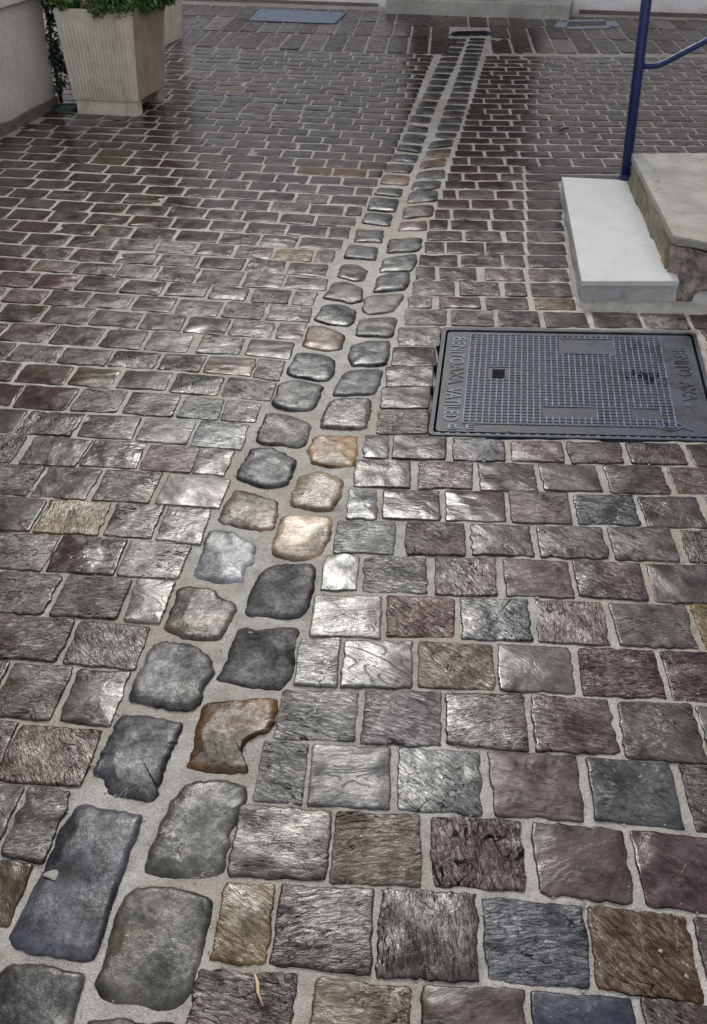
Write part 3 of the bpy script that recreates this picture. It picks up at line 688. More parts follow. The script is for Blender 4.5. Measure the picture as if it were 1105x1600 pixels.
def prism(bm, outl, z0, z1, hole=None):
    a = [bm.verts.new((x, y, z0)) for x, y in outl]; b = [bm.verts.new((x, y, z1)) for x, y in outl]; n = len(outl)
    for k in range(n): bm.faces.new((a[k], a[(k + 1) % n], b[(k + 1) % n], b[k]))
    if hole is None: bm.faces.new(b)
    else:
        c = [bm.verts.new((x, y, z0)) for x, y in hole]; d = [bm.verts.new((x, y, z1)) for x, y in hole]
        for k in range(n):
            bm.faces.new((b[k], b[(k + 1) % n], d[(k + 1) % n], d[k])); bm.faces.new((d[k], d[(k + 1) % n], c[(k + 1) % n], c[k]))
W_, D_ = CWm, CD
bm = bmesh.new(); prism(bm, rrect(0, 0, W_, D_, .022), -.055, .004, rrect(.013, .013, W_ - .013, D_ - .013, .016)); link('frame', bm_mesh('frame', bm), M_IRON, cov)
bm = bmesh.new(); prism(bm, rrect(.005, .005, W_ - .005, D_ - .005, .02), -.060, -.040); link('seat', bm_mesh('seat', bm), M_IRON_DARK, cov)
g = .020
bm = bmesh.new(); prism(bm, rrect(g, g + .012, W_ - g, D_ - g, .016), -.038, -.001); plate = link('plate', bm_mesh('plate', bm), M_IRON, cov)
# raised grid, leaving the two lettered margins, the lower band, the emblem panel and the keyholes free
bm = bmesh.new(); pit = .0196; x0r, x1r = .100, W_ - .115; y0r, y1r = .080, D_ - .026
def free(x, y):
    u = x / W_; w = y / D_
    if .47 < u < .66 and .74 < w < .90: return False            # worn smooth panel
    if .20 < u < .262 and .49 < w < .60: return False           # keyhole
    if .17 < w < .25 and (.40 < u < .58 or .70 < u < .80): return False   # worn smooth patches near the front
    return True
nxr = int((x1r - x0r) / pit); nyr = int((y1r - y0r) / pit)
def rib(bm, xa, ya, xb, yb_, w, h):
    dx, dy = (w, 0) if abs(yb_ - ya) > abs(xb - xa) else (0, w)
    z0 = -.002
    c = [(xa - dx, ya - dy), (xb - dx, yb_ - dy), (xb + dx, yb_ + dy), (xa + dx, ya + dy)]
    k = .62; t = [(xa - dx * k, ya - dy * k), (xb - dx * k, yb_ - dy * k), (xb + dx * k, yb_ + dy * k), (xa + dx * k, ya + dy * k)]
    A = [bm.verts.new((p[0], p[1], z0)) for p in c]; B = [bm.verts.new((p[0], p[1], h)) for p in t]
    for i in range(4): bm.faces.new((A[i], A[(i + 1) % 4], B[(i + 1) % 4], B[i]))
    bm.faces.new(B)
for i in range(nxr + 1):
    x = x0r + i * pit; run = None
    for j in range(nyr + 1):
        y = y0r + j * pit; ok = free(x, y)
        if ok and run is None: run = y
        if (not ok or j == nyr) and run is not None:
            if y - run > pit * .9: rib(bm, x, run, x, y - (0 if ok else pit * .5), .0026, .0024)
            run = None
tag(link('rib', bm_mesh('rib', bm), M_IRON_RUB, cov), kind='stuff')
bm = bmesh.new()
for j in range(nyr + 1):
    y = y0r + j * pit; run = None
    for i in range(nxr + 1):
        x = x0r + i * pit; ok = free(x, y)
        if ok and run is None: run = x
        if (not ok or i == nxr) and run is not None:
            if x - run > pit * .9: rib(bm, run, y, x - (0 if ok else pit * .5), y, .0020, .0010)
            run = None
tag(link('cross_rib', bm_mesh('cross_rib', bm), M_IRON, cov), kind='stuff')
bm = bmesh.new()
for i in range(int(W_ / .03) - 1): add_box(bm, .022 + i * .03, .0145, -.010, .034 + i * .03, .0305, -.0035)
tag(link('edge_stud', bm_mesh('edge_stud', bm), M_IRON_RUB, cov), kind='stuff')
bm = bmesh.new(); add_box(bm, W_ * .207, D_ * .505, -.0005, W_ * .253, D_ * .585, .0016); link('keyhole', bm_mesh('keyhole', bm), M_IRON_DARK, cov)  # near-black raised block; the hole's shade is painted, nothing is recessed
bm = bmesh.new(); add_box(bm, W_ * .48, D_ * .755, -.0005, W_ * .65, D_ * .885, .0014, .0006); link('worn_panel', bm_mesh('worn_panel', bm), M_IRON, cov)
# clogged dirt in the second keyhole
bm = bmesh.new()
for _ in range(110):
    a, rr = rng.uniform(0, 6.28), abs(rng.normal(0, .026)); s = rng.uniform(.0015, .0052)
    bmesh.ops.create_icosphere(bm, subdivisions=1, radius=1, matrix=Matrix.Translation((W_ * .775 + rr * math.cos(a) * 1.4, D_ * .55 + rr * math.sin(a) * 1.2, .001)) @ Matrix.Diagonal((s, s, s * .5, 1)))
tag(link('dirt_clod', bm_mesh('dirt_clod', bm), M_IRON_DARK, cov), kind='stuff')
def letters(txt, x, y, rz, size, sx=1.0, mat=None, name='lettering', ext=.0009):
    cu = bpy.data.curves.new('txt', 'FONT'); cu.body = txt; cu.size = size; cu.extrude = ext; cu.align_x = 'CENTER'; cu.align_y = 'CENTER'; cu.offset = .0006
    cu.resolution_u = 4
    ob = bpy.data.objects.new('txt', cu); COL.objects.link(ob)
    dg = bpy.context.evaluated_depsgraph_get(); dg.update(); me = bpy.data.meshes.new_from_object(ob.evaluated_get(dg))
    bpy.data.objects.remove(ob); me.transform(Matrix.Translation((x, y, .0004)) @ Matrix.Rotation(rz, 4, 'Z') @ Matrix.Diagonal((sx, 1, 1, 1)))
    return link(name, me, mat or M_IRON_RUB, cov)
letters('BENITO', .060, D_ * .77, R(-90), .066, .95, M_IRON_PANEL)
letters('AXA', .062, D_ * .53, R(-90), .066, 1.0, M_IRON)
letters('VATILED', .060, D_ * .26, R(-90), .066, .86, M_IRON_PANEL)
letters('B', .070, .058, 0, .045, 1.4, M_IRON_PANEL); letters('E', .122, .058, 0, .045, 1.3, M_IRON_PANEL)
letters('BENITO', W_ - .072, D_ * .70, R(-90), .066, .95, M_IRON)
letters('AXA', W_ - .072, D_ * .42, R(-90), .066, 1.0, M_IRON)
bm = bmesh.new(); add_tube(bm, [(W_ * .83 + .034 * math.cos(a), .088 + .024 * math.sin(a), .0005) for a in np.linspace(.3, 2 * math.pi, 28)] + [(W_ * .83 + .05, .075, .0005), (W_ * .83 + .066, .062, .0005)], .0022, 6)
bm2 = bmesh.new(); bm.free()
add_tube(bm2, [(W_ * .83 + .034 * math.cos(a), .088 + .024 * math.sin(a), .0008) for a in np.linspace(.3, 6.0, 28)] + [(W_ * .83 + .05, .075, .0008), (W_ * .83 + .066, .064, .0008)], .0022, 6)
add_tube(bm2, [(W_ * .83 + .018 * math.cos(a), .090 + .011 * math.sin(a), .0008) for a in np.linspace(0, 6.2, 20)], .002, 6)
link('emblem', bm_mesh('emblem', bm2, True), M_IRON_RUB, cov)

wt_ = np.linalg.norm(CQ[1] - CQ[0])
for o in cov.children:
    n = len(o.data.vertices); co = np.empty(n * 3); o.data.vertices.foreach_get('co', co); co = co.reshape(-1, 3)
    w = np.clip(co[:, 1] / CD, -.1, 1.1); co[:, 0] = co[:, 0] * (CW + (wt_ - CW) * w) / W_ + sk * w
    o.data.vertices.foreach_set('co', co.ravel()); o.data.update()

# ------------------------------------------------------------------ steps
def solve_h(x, y, Yt):                          # height at which that pixel lies at depth Yt
    return float(onY(x, y, Yt)[2])
A0 = G(908, 476)
s1 = solve_h(909, 439, A0[1])
FL, BL = G(909, 439, s1), G(878, 276, s1)
BR = G(976, 281, s1); FR = G(1056, 439, s1)
dside = (FR - BR); dback = (BR - BL)
FR2 = FL + (FR - FL) * 1.0
st1 = empty('step', (FL[0], FL[1], 0)); tag(st1, 'low pale cement step with grey riser beside the blue handrail post', 'step')
def rel(p, o): return np.array(p) - np.array([o[0], o[1], 0])
def down(p, z=-.02): return np.array([p[0], p[1], z])
tread = [FL, FR + (FR - FL) * .04, BR + (BR - BL) * .35, BL]
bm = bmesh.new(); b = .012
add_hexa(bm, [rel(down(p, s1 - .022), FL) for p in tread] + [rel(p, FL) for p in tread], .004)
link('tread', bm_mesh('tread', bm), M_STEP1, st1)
ctr = np.mean(tread, axis=0)
bm = bmesh.new(); ins = [p + (ctr - p) / np.linalg.norm(ctr - p) * .004 for p in tread]
add_hexa(bm, [rel(down(p), FL) for p in ins] + [rel(down(p, s1 - .0225), FL) for p in ins])
bmesh.ops.subdivide_edges(bm, edges=bm.edges, cuts=12, use_grid_fill=True)
wv = Waves(rng, 14, 30, 160)
for v in bm.verts:
    if v.co.z < s1 - .03: v.co.x += .0025 * float(wv(v.co.y, v.co.z)); v.co.y += .0025 * float(wv(v.co.x, v.co.z + 5))
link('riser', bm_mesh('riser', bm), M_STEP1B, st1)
# mortar apron, ragged towards the setts
def ragged_sheet(name, inner, outer, z0, z1, amp, parent, o, mat, n=70):
    V, Fc = [], []
    w = Waves(rng, 16, 25, 260)
    L = lambda P, t: np.array([np.interp(t, np.linspace(0, 1, len(P)), [p[k] for p in P]) for k in (0, 1)])
    for i in range(n + 1):
        t = i / n; a = L(inner, t); c = L(outer, t); d = (c - a); ln = np.linalg.norm(d) + 1e-6
        c = c + d / ln * amp * float(w(t * 1.9, 0.3)); m = a + (c - a) * .8
        V += [(a[0] - o[0], a[1] - o[1], z1), (m[0] - o[0], m[1] - o[1], z1 - .0015), (c[0] - o[0], c[1] - o[1], z0)]
    for i in range(n):
        for k in (0, 1): Fc.append((3 * i + k, 3 * i + k + 1, 3 * i + k + 4, 3 * i + k + 3))
    return link(name, mesh_of(name, V, Fc, True), mat, parent)
ragged_sheet('mortar_apron', [G(884, 284), G(898, 400), G(912, 474), G(1000, 474), G(1140, 478)], [G(873, 288), G(884, 400), G(901, 481), G(1000, 488), G(1140, 492)], -.004, .013, .010, st1, FL, M_APRON, 150)

s2 = None
c2b = G(1041, 424, s1)                           # foot of the upper step at its front corner, on the tread
s2 = solve_h(1052, 367, c2b[1]) if solve_h(1052, 367, c2b[1]) > s1 + .05 else s1 + .17
TF, TB = G(1052, 367, s2), G(987, 240, s2)
TFr = G(1108, 379, s2); TFr = TF + (TFr - TF) * 4.0
TBr = TB + (G(1105, 239, s2) - TB) * 3.0
st2 = empty('step', (TF[0], TF[1], 0)); tag(st2, 'upper worn stone step with mossy side and broken front corner', 'step')
topq = [TF, TFr, TBr, TB]
bm = bmesh.new(); add_hexa(bm, [rel(down(p, s2 - .035), TF) for p in topq] + [rel(p, TF) for p in topq], .008)
bmesh.ops.subdivide_edges(bm, edges=[e for e in bm.edges if e.calc_length() > .2], cuts=20, use_grid_fill=True)
wv = Waves(rng, 20, 12, 120)
for v in bm.verts:
    k = float(wv(v.co.x, v.co.y)); v.co.z += .002 * k
    if abs(v.co.y) < .03: v.co.y += .006 * float(wv(v.co.x * 2, v.co.z * 3)); v.co.z -= .003 * abs(k)
link('tread', bm_mesh('tread', bm, False), M_STEP2, st2)
sid = [TF + (TB - TF) * .03, TF + (TB - TF) * .03 + (TFr - TF) * .06, TB + (TBr - TB) * .03, TB + (TBr - TB) * .006]
sidb = [np.array([c2b[0], c2b[1], 0]), None, None, None]
bm = bmesh.new()
lo = [down(p, -.02) for p in sid]; lo[0] = down(c2b + (TB - TF) * .02, -.02); lo[3] = down(G(979, 283, s1), -.02)
add_hexa(bm, [rel(p, TF) for p in lo] + [rel(down(p, s2 - .036), TF) for p in sid])
bmesh.ops.subdivide_edges(bm, edges=[e for e in bm.edges if e.calc_length() > .1], cuts=24, use_grid_fill=True)
for v in bm.verts: v.co.x += .005 * float(wv(v.co.y * 1.5, v.co.z * 2))
link('mossy_side', bm_mesh('mossy_side', bm, True), M_MOSS, st2)
# broken front: a jagged face that runs back under the tread
fx0, fx1 = TF + (TFr - TF) * .0, TF + (TFr - TF) * .55
n1, n2 = 46, 26; V, Fc = [], []
wj = Waves(rng, 30, 20, 240)
exf = (TFr - TF) / np.linalg.norm(TFr - TF); eyf = np.array([-exf[1], exf[0], 0])
Lf = .40
for j in range(n2 + 1):
    w = j / n2; z = (s2 - .034) * (1 - w) + (-.02) * w
    for i in range(n1 + 1):
        u = i / n1 * Lf; back = -.014 + .35 * max(0, u - .10) * w + .016 * math.sin(w * 2.6)
        p = TF + exf * (u - .012 * w + (.03 * w if i == 0 else .0)) + eyf * (back + (.007 * float(wj(u, z)) + .014 * round(float(wj(u * .5 + 3, z * .6)) * 2) / 2) * (1 - .6 * (1 - w) ** 3))
        V.append((p[0] - TF[0], p[1] - TF[1], z))
for j in range(n2):
    for i in range(n1):
        a = j * (n1 + 1) + i; Fc.append((a, a + 1, a + n1 + 2, a + n1 + 1))
link('broken_front', mesh_of('broken_front', V, Fc), M_ROUGH, st2)
bm = bmesh.new()                                 # core that carries the tread further right
core = [TF + exf * .05 + eyf * .11, TFr + eyf * .11, TBr - eyf * .02, TB + exf * .05 - eyf * .02]
add_hexa(bm, [rel(down(p, -.02), TF) for p in core] + [rel(down(p, s2 - .037), TF) for p in core]); link('core', bm_mesh('core', bm), M_MOSS, st2)
bm = bmesh.new()                                 # cement fillet filling the broken corner
f0 = TF + exf * .125 - eyf * .05; f1 = TF + exf * .9 - eyf * .05
add_hexa(bm, [rel(down(p, -.02), TF) for p in (f0, f1, f1 + eyf * .14, f0 + eyf * .14)] + [rel(np.array([p[0], p[1], z]), TF) for p, z in ((f0 + eyf * .03, s1 * .35), (f1 + eyf * .03, s1 * .9), (f1 + eyf * .14, s2 - .05), (f0 + eyf * .14, s1 * .6))], .006)
link('cement_fillet', bm_mesh('cement_fillet', bm), M_STEP1B, st2)
# the flight goes on to the right, towards the door of the next house
k3 = empty('step', (TF[0], TF[1], 0)); tag(k3, 'topmost stone step at the edge of the picture beside the handrail', 'step')
s3 = s2 + .17
q3 = [TF + exf * .75 + eyf * .02, TFr + exf * .6 + eyf * .02, TBr + exf * .6, TB + exf * .75]
bm = bmesh.new(); add_hexa(bm, [rel(down(p, s2), TF) for p in q3] + [rel(down(p, s3), TF) for p in q3], .01); link('block', bm_mesh('block', bm), M_STEP2, k3)

# ------------------------------------------------------------------ handrail
pb = G(978, 280, s1) + np.array([.0, .012, 0])
ptop = onY(1010, 3, pb[1] + .01); up = (ptop - pb) / np.linalg.norm(ptop - pb); pt = pb + up * 1.25
hr = empty('handrail', (pb[0], pb[1], 0)); tag(hr, 'dark blue painted metal handrail with bent lower rail at the steps', 'handrail')
rr = .0235
bm = bmesh.new(); add_tube(bm, [rel(pb - up * .03, pb), rel(pb + up * .4, pb), rel(pt, pb)], rr, 20); link('post', bm_mesh('post', bm, True), M_POLE, hr)
bm = bmesh.new(); add_tube(bm, [rel(pb - up * .004, pb), rel(pb + up * .006, pb)], .042, 20); add_tube(bm, [rel(pb + up * .0055, pb), rel(pb + up * .022, pb)], [.034, .0245], 20); link('base_plate', bm_mesh('base_plate', bm, False), M_POLE, hr)
ja = onY(1003, 103, pb[1] + .005); jb = onY(1029, 103, pb[1] + .005); jc = onY(1105, 63, pb[1] + .005)
d = (jc - jb) / np.linalg.norm(jc - jb); jm1 = jb - (jb - ja) * .25; jm2 = jb + d * .03
bm = bmesh.new(); add_tube(bm, [rel(p, pb) for p in (ja, jm1, jb * .6 + jm1 * .2 + jm2 * .2, jm2, jb + d * 1.1)], .0135, 14); link('lower_rail', bm_mesh('lower_rail', bm, True), M_POLE, hr)
bm = bmesh.new(); e1 = pt + np.array([.09, 0, .0]); add_tube(bm, [rel(p, pb) for p in (pt - up * .02 + np.array([-.0, 0, 0]), pt + np.array([.03, 0, .01]), e1 + d * .05, e1 + d * 1.0)], .0225, 16); link('top_rail', bm_mesh('top_rail', bm, True), M_POLE, hr)

# ------------------------------------------------------------------ the white house across the yard
F0, F1 = G(330, 1.5), G(1000, 24.5)
hd = (F1 - F0) / np.linalg.norm(F1 - F0); hn = np.array([hd[1], -hd[0], 0])          # hn: towards the camera
hn = hn if hn[1] < 0 else -hn
def along(x, y): return float((G(x, y) - F0) @ hd)
ang = math.atan2(hd[1], hd[0])
house = empty('house', (F0[0], F0[1], 0), ang); tag(house, 'white rendered house front across the far end of the courtyard', 'house')
# in the house's own frame: x along the front, y into the house
dx0, dx1 = along(637, 12), along(848, 18); HH = 5.0
wx0, wx1 = -6.5, along(1000, 24.5) + 6
bm = bmesh.new()
for a, b_, z0, z1 in ((wx0, dx0, -.05, HH), (dx1, wx1, -.05, HH), (dx0, dx1, 2.35, HH)): add_box(bm, a, 0, z0, b_, .35, z1)
bmesh.ops.remove_doubles(bm, verts=bm.verts, dist=1e-4)
link('wall', bm_mesh('wall', bm), M_WHITE, house)
bm = bmesh.new(); add_box(bm, wx0 - .1, -.25, HH, wx1 + .1, .6, HH + .12); link('eaves', bm_mesh('eaves', bm), M_DOORSTEP, house)
door = None
bm = bmesh.new(); add_box(bm, dx0 + .06, .20, .13, dx1 - .06, .25, 2.29); door = link('door', bm_mesh('door', bm), M_DOOR, house)
for a in (0, 1):
    for z0, z1 in ((.30, 1.0), (1.15, 2.1)):
        w_ = (dx1 - dx0 - .12) / 2; x_ = dx0 + .06 + a * w_
        bm = bmesh.new(); add_box(bm, x_ + .10, .185, z0, x_ + w_ - .10, .1995, z1, .006); link('panel', bm_mesh('panel', bm), M_DOOR, door)
bm = bmesh.new()
add_box(bm, dx0, .12, .12, dx0 + .058, .30, 2.348); add_box(bm, dx1 - .058, .12, .12, dx1, .30, 2.348); add_box(bm, dx0 + .058, .12, 2.292, dx1 - .058, .30, 2.348)
link('door_frame', bm_mesh('door_frame', bm), M_DOOR, house)
bm = bmesh.new(); add_box(bm, dx0 + .001, .1, -.05, dx1 - .001, .349, .119); link('threshold', bm_mesh('threshold', bm), M_DOORSTEP, house)
bm = bmesh.new(); add_box(bm, along(905, 22), -.012, -.02, wx1 - .02, -.001, .035); add_box(bm, wx0, -.012, -.02, along(590, 11), -.001, .03); link('plinth', bm_mesh('plinth', bm), M_PLINTH, house)
stp = empty('doorstep', tuple(F0 * [1, 1, 0]), ang); tag(stp, 'long weathered grey stone doorstep at the foot of the white house front', 'doorstep')
sx0, sx1 = along(600, 24), along(891, 28); dep = -float((G(745, 27) - F0) @ (-hn)); dep = float((G(745, 27) - F0) @ hn)
bm = bmesh.new(); add_box(bm, sx0, -max(dep, .18), -.03, sx1, -.002, .128, .008)
bmesh.ops.subdivide_edges(bm, edges=[e for e in bm.edges if e.calc_length() > .3], cuts=30, use_grid_fill=True)
for v in bm.verts: v.co.y += .004 * float(wv(v.co.x * 2, v.co.z * 2)); v.co.z += .002 * float(wv(v.co.x, v.co.y))
link('slab', bm_mesh('slab', bm), M_DOORSTEP, stp)

# ------------------------------------------------------------------ wall of the house at the left
w0, w1 = G(0, 215), G(92, 167)
wd = (w1 - w0) / np.linalg.norm(w1 - w0); wang = math.atan2(wd[1], wd[0])
lw = empty('house', (w1[0], w1[1], 0), wang); tag(lw, 'pinkish rendered house wall beside the planter with dark plinth', 'house')
# own frame: x along the wall (0 at the far end), y away from the yard
bm = bmesh.new(); add_box(bm, -9, .012, -.05, 0, .6, 3.6); link('wall', bm_mesh('wall', bm), M_PINK, lw)
bm = bmesh.new(); add_box(bm, -9, -.006, -.05, .0, .011, .062, .004)
bmesh.ops.subdivide_edges(bm, edges=[e for e in bm.edges if e.calc_length() > .5], cuts=60, use_grid_fill=True)
for v in bm.verts:
    if v.co.z > .05: v.co.z += .006 * float(wv(v.co.x * 1.3, 1.0))
link('plinth', bm_mesh('plinth', bm), M_PLINTH, lw)
led = G(0, 12)                                    # height of the ledge: where that sight line meets the wall
r_ = ray(0, 12); nn = np.array([-wd[1], wd[0], 0]); tt = ((w1 - np.array([0, 0, CAM_H])) @ nn) / (r_ @ nn); zl = CAM_H + r_[2] * tt
bm = bmesh.new(); add_box(bm, -9, -.02, zl, .0, .011, zl + .06, .006); link('ledge', bm_mesh('ledge', bm), M_PINK, lw)

# the house the steps lead up to, just outside the picture
rh = empty('house', (3.9, 6, 0), 0); tag(rh, 'plain rendered house at the top of the steps beyond the right edge', 'house')
bm = bmesh.new(); add_box(bm, 0, -9, -.05, .4, 7, 4.2); link('wall', bm_mesh('wall', bm), M_PINK, rh)
bm = bmesh.new(); add_box(bm, -.03, -1.6, s3, -.001, -.6, s3 + 2.1); link('door', bm_mesh('door', bm), M_DOOR, rh)

# ------------------------------------------------------------------ planter and plants
pf0, pf1 = G(118, 179), G(217, 184)
pang = math.atan2((pf1 - pf0)[1], (pf1 - pf0)[0]); pw = np.linalg.norm(pf1 - pf0)
pl = empty('planter', (pf0[0], pf0[1], 0), pang); tag(pl, 'square tapered concrete planter with fluted front beside the pinkish wall', 'planter')
H = .60; bw, tw = pw, pw * 1.17; dpt = .50
cx, cy = bw / 2, dpt / 2
def ringq(wid, de, z, y_off=0): return [(cx - wid / 2, cy - de / 2, z), (cx + wid / 2, cy - de / 2, z), (cx + wid / 2, cy + de / 2, z), (cx - wid / 2, cy + de / 2, z)]
bd, td = dpt, dpt * 1.14
bm = bmesh.new()
rings_ = [ringq(bw, bd, .085), ringq(tw, td, H), ringq(tw - .05, td - .05, H), ringq(tw - .07, td - .07, H - .12)]
rv = [[bm.verts.new(p) for p in q] for q in rings_]
for A, B in zip(rv, rv[1:]):
    for k in range(4): bm.faces.new((A[k], A[(k + 1) % 4], B[(k + 1) % 4], B[k]))
bm.faces.new(rv[0][::-1]); bm.faces.new(rv[-1])
bmesh.ops.bevel(bm, geom=[e for e in bm.edges if e.calc_length() > .1], offset=.008, segments=2, affect='EDGES')
body = link('body', bm_mesh('body', bm), M_PLANT, pl)
# fluting: upright ribs on the front
nfl = 17
for k in range(nfl):
    u = (k + .5) / nfl
    def fp(u, w, out):
        z = .095 + (H - .165) * w; t = (z - .085) / (H - .085); wid = bw + (tw - bw) * t; de = bd + (td - bd) * t
        return (cx - wid / 2 + .03 + (wid - .06) * u, cy - de / 2 - out, z)
    bm = bmesh.new(); add_tube(bm, [fp(u, w, -.004) for w in (0, .03, .5, .97, 1)], [.004, .0085, .0095, .0095, .004], 8); link('flute', bm_mesh('flute', bm, True), M_PLANT, pl)
# smooth side panel, its shade painted in as a darker brown
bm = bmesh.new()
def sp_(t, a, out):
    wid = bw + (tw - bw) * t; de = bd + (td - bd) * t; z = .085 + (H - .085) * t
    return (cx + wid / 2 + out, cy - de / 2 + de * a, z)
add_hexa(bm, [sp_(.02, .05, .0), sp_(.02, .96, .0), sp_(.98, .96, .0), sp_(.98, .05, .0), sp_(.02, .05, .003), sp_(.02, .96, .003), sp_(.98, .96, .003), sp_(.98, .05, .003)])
link('side_face', bm_mesh('side_face', bm), M_PLANT_SHADE, pl)
bm = bmesh.new(); add_box(bm, .012, .012, 0, bw - .012, .10, .0845, .004); link('foot', bm_mesh('foot', bm), M_PLANT, pl)
bm = bmesh.new(); add_box(bm, .012, dpt - .10, 0, bw - .012, dpt - .012, .0845, .004); link('foot', bm_mesh('foot', bm), M_PLANT_SHADE, pl)
bm = bmesh.new(); add_box(bm, .03, .101, .045, bw - .03, dpt - .101, .0845); link('underside', bm_mesh('underside', bm), M_PLINTH, pl)
bm = bmesh.new(); add_box(bm, cx - tw / 2 + .034, cy - td / 2 + .034, H - .14, cx + tw / 2 - .034, cy + td / 2 - .034, H - .05); link('soil', bm_mesh('soil', bm), M_SOIL, pl)

def foliage(name, centres, n, size, mat, parent, r, loc):
    V, Fc, Sd = [], [], []
    cs = np.array([c[:3] for c in centres]); rad = np.array([c[3] for c in centres]); wts = rad ** 2 / (rad ** 2).sum()
    for _ in range(n):
        i = r.choice(len(cs), p=wts); dd = r.normal(0, 1, 3); dd /= np.linalg.norm(dd)
        p = cs[i] + dd * rad[i] * r.uniform(.35, 1.05) ** .6
        nrm = dd + r.normal(0, .55, 3) + (0, 0, .35); nrm /= np.linalg.norm(nrm)
        a = np.cross(nrm, r.normal(0, 1, 3)); a /= np.linalg.norm(a); b = np.cross(nrm, a)
        L = size * r.uniform(.6, 1.3); w = L * .42; o = len(V)
        for q in (p - a * L * .5, p - a * L * .1 + b * w * .5 + nrm * L * .10, p + a * L * .5 - nrm * L * .08, p - a * L * .1 - b * w * .5 + nrm * L * .10): V.append(q)
        Fc += [(o, o + 1, o + 2), (o, o + 2, o + 3)]; s = r.beta(1.6, 3.2); Sd += [s] * 4
    m = mesh_of(name, V, Fc); at = m.attributes.new('seed', 'FLOAT', 'POINT'); at.data.foreach_set('value', np.array(Sd, np.float32))
    return link(name, m, mat, parent)
r = np.random.default_rng(3)
sh = empty('shrub', (pf0[0], pf0[1], 0), pang); tag(sh, 'bushy dark green shrub growing in the concrete planter', 'shrub')
cl = []
for _ in range(34):
    x, y = r.uniform(-.06, tw + .04), r.uniform(-.02, dpt + .05); cl.append((x - .03, y, H + r.uniform(.03, .38), r.uniform(.07, .14)))
for x, y, z, q in ((bw * 1.15, .1, H + .07, .10), (bw * 1.18, .25, H + .10, .12), (bw * 1.2, .45, H + .12, .13), (bw * .75, .0, H + .06, .09), (bw * .1, .0, H + .05, .07), (bw * .62, -.03, H + .02, .07), (bw * .95, -.02, H + .05, .09), (bw * 1.02, .2, H + .04, .10), (bw * 1.08, .36, H + .06, .11), (bw * 1.1, .5, H + .05, .10), (bw * .3, .05, H - .02, .05), (bw * 1.13, .42, H + .18, .12), (bw * .8, -.02, H + .12, .1)): cl.append((x, y, z, q))
foliage('foliage', cl, 15000, .042, M_LEAF, sh, r, None)
bm = bmesh.new()
for _ in range(9):
    x, y = r.uniform(.08, bw - .08), r.uniform(.1, dpt - .1); add_tube(bm, [(x, y, H - .06), (x + r.normal(0, .04), y + r.normal(0, .04), H + .12), (x + r.normal(0, .1), y + r.normal(0, .1), H + .3)], [.008, .006, .003], 6)
link('stem', bm_mesh('stem', bm, True), M_STEM, sh)
bm = bmesh.new()
for k in range(7):                                # dry blades hanging at the rim
    x = bw * (.38 + .03 * k); add_tube(bm, [(x, .02, H - .03), (x + r.normal(0, .02), -.03, H + .05), (x + r.normal(0, .05), -.05, H + .01)], [.003, .0025, .001], 5)
link('dry_blade', bm_mesh('dry_blade', bm, True), M_STRAW, sh)
iv0 = G(100, 163)
iv = empty('creeper', (iv0[0], iv0[1], 0), wang); tag(iv, 'dark green creeper climbing at the wall end behind the planter', 'creeper')
cl = [(r.normal(0, .045) + .04, r.normal(.03, .05), z, r.uniform(.05, .09)) for z in np.linspace(.12, 1.25, 30)] + [(r.uniform(0, .3), r.uniform(.0, .25), r.uniform(.75, 1.3), .1) for _ in range(12)]
foliage('foliage', cl, 3200, .045, M_IVY, iv, r, None)
bm = bmesh.new(); add_tube(bm, [(.03, .03, -.02), (.05, .05, .3), (.02, .02, .7), (.06, .06, 1.2)], [.014, .011, .009, .004], 8); link('stem', bm_mesh('stem', bm, True), M_STEM, iv)
# second planter half hidden behind the first
p2 = G(197, 70)
pl2 = empty('planter', (p2[0], p2[1], 0), pang); tag(pl2, 'pale planter half hidden behind the fluted concrete one', 'planter')
bm = bmesh.new(); c8 = [(0, 0, .0), (.34, 0, 0), (.34, .4, 0), (0, .4, 0), (-.03, -.03, .46), (.37, -.03, .46), (.37, .43, .46), (-.03, .43, .46)]; add_hexa(bm, c8, .01); link('body', bm_mesh('body', bm), M_PLANT, pl2)
bm = bmesh.new(); add_box(bm, 0, 0, .455, .35, .4, .47); link('soil', bm_mesh('soil', bm), M_SOIL, pl2)
sh2 = empty('shrub', (p2[0], p2[1], 0), pang); tag(sh2, 'green shrub in the pale planter behind the fluted one', 'shrub')
foliage('foliage', [(r.uniform(0, .35), r.uniform(0, .4), r.uniform(.52, .8), .12) for _ in range(14)], 2500, .042, M_LEAF, sh2, r, None)
# small green plastic tray on the ground between wall and planter
g0 = G(103, 171)
tr = empty('plant_tray', (g0[0], g0[1], 0)); tag(tr, 'small green plastic plant tray on the ground at the planter foot', 'tray')
bm = bmesh.new(); prism(bm, rrect(-.07, -.07, .07, .07, .03), -.005, .022, rrect(-.062, -.062, .062, .062, .025)); link('rim', bm_mesh('rim', bm), M_TEAL, tr)
bm = bmesh.new(); prism(bm, rrect(-.061, -.061, .061, .061, .024), -.005, .012); link('base', bm_mesh('base', bm), M_TEAL, tr)

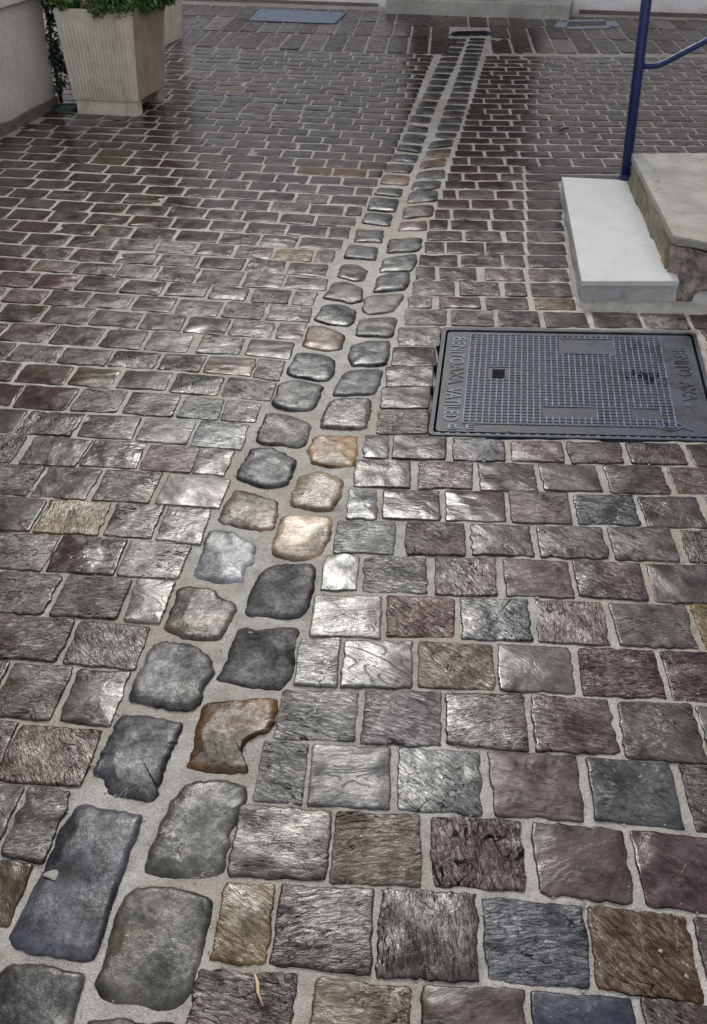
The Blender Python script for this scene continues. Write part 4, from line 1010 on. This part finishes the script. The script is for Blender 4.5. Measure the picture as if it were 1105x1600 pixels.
# ------------------------------------------------------------------ flat things by the house
def wet_plate(name): 
    t = NT(name); P = t.obj(); n = t.noise(t.vmath('MULTIPLY', P, (2, 6, 1)), 5, 5, .65, .8)
    t.l(t.mix(t.ramp(n, .3, .7), (.03, .065, .13, 1), (.12, .20, .32, 1)), t.b.inputs['Base Color']); t.l(t.ramp(n, .3, .7, .12, .4), t.b.inputs['Roughness']); t.b.inputs['Metallic'].default_value = .3
    t.l(t.bump(n, .006, .5), t.b.inputs['Normal']); return t.m
M_BLUEP = wet_plate('wet_blue_mat')
def flat_quad(name, label, cat, quad, zt, mat, rim, rim_mat, part, strips=0):
    Q = [G(*p) for p in quad]; o = np.mean(Q, axis=0); root = empty(name, (o[0], o[1], 0)); tag(root, label, cat)
    bm = bmesh.new(); add_hexa(bm, [(p[0] - o[0], p[1] - o[1], -.01) for p in Q] + [(p[0] - o[0], p[1] - o[1], zt) for p in Q], .003); link(part, bm_mesh(part, bm), mat, root)
    for k in range(4):
        a, b_ = Q[k], Q[(k + 1) % 4]; d_ = (b_ - a) / np.linalg.norm(b_ - a); n_ = np.array([-d_[1], d_[0], 0]); n_ = n_ if n_ @ (o - a) < 0 else -n_
        bm = bmesh.new(); c = [a + n_ * .0005, b_ + n_ * .0005, b_ + n_ * rim, a + n_ * rim]
        add_hexa(bm, [(p[0] - o[0], p[1] - o[1], -.01) for p in c] + [(p[0] - o[0], p[1] - o[1], zt * .92) for p in c]); link('border', bm_mesh('border', bm), rim_mat, root)
    return root
flat_quad('door_mat', 'shiny wet blue mat lying on the setts before the white wall', 'mat', [(389, 33), (522, 38), (540, 21), (406, 15)], .009, M_BLUEP, .02, M_IRON, 'mat')
M_GREYP = paint('worn_grey_metal', (.22, .25, .31), .4, .2)
flat_quad('drain_cover', 'narrow dark drain cover with pale rim beside the doorstep', 'drain cover', [(884, 44), (948, 42), (946, 35), (889, 36)], .012, M_IRON, .10, M_GREYP, 'plate')

flat_quad('floor_drain', 'small dark drain opening where the two gutter lines end', 'drain', [(708, 56), (762, 55), (759, 50), (713, 51)], .008, M_IRON_DARK, .03, M_IRON, 'opening')
# ------------------------------------------------------------------ odds and ends on the stones
bm = bmesh.new(); a, b_, c = G(398, 1522, .012), G(403, 1550, .014), G(411, 1571, .012); add_tube(bm, [a, (a + b_) / 2 + (.002, 0, .002), b_, c], [.0012, .0030, .0026, .0008], 6)
tag(link('straw', bm_mesh('straw', bm, True), M_STRAW), 'dry straw blade lying across the joint below the ochre sett', 'straw')
bm = bmesh.new(); a, b_ = G(875, 204, .014), G(890, 200, .016); add_tube(bm, [a, (a * .5 + b_ * .5) + (0, .01, .004), b_], [.006, .007, .003], 6)
tag(link('twig', bm_mesh('twig', bm, True), M_STEM), 'short dark twig lying on the setts behind the steps', 'twig')

# grit and chips washed into the joints
GV, GF, rgr = [], [], np.random.default_rng(11)
for _ in range(900):
    x, y = rgr.uniform(-40, 1150), rgr.uniform(330, 1600); p = G(x, y, 0); q = rgr.uniform(.0012, .0034) if rgr.random() < .93 else rgr.uniform(.004, .007)
    o = len(GV); k = rgr.normal(0, .35, (6, 3))
    for d, kk in zip(((1, 0, 0), (0, 1, 0), (-1, 0, 0), (0, -1, 0), (0, 0, .8), (0, 0, -.8)), k): GV.append(p + (np.array(d) + kk * .5) * q + (0, 0, .0022))
    GF += [(o, o + 1, o + 4), (o + 1, o + 2, o + 4), (o + 2, o + 3, o + 4), (o + 3, o, o + 4), (o + 1, o, o + 5), (o + 2, o + 1, o + 5), (o + 3, o + 2, o + 5), (o, o + 3, o + 5)]
tag(link('grit', mesh_of('grit', GV, GF), plaster('grit_stone', (.12, .11, .10), (.5, .47, .43), (.3, .24, .16), .5, .6, 30, .001)), 'small grit and stone chips scattered over the setts and joints', 'grit', None, 'stuff')
for x, y, q in ((80, 1367, .0125), (214, 1205, .007), (700, 1368, .006), (185, 1330, .006)):
    p = G(x, y, .012); bm = bmesh.new(); bmesh.ops.create_icosphere(bm, subdivisions=2, radius=1)
    for v in bm.verts: v.co = Vector((v.co.x * q * 1.1, v.co.y * q * .8 * (1 + .6 * v.co.x), v.co.z * q * .22)) * (1 + .3 * float(wv(v.co.x * .03, v.co.y * .05 + v.co.z * .05)))
    if q > .01: chip = tag(link('stone_chip', bm_mesh('stone_chip', bm), M_STEP2, None, tuple(p)), 'pale stone chip lying on the long bluish gutter stone', 'stone chip')
    else: bm.free()
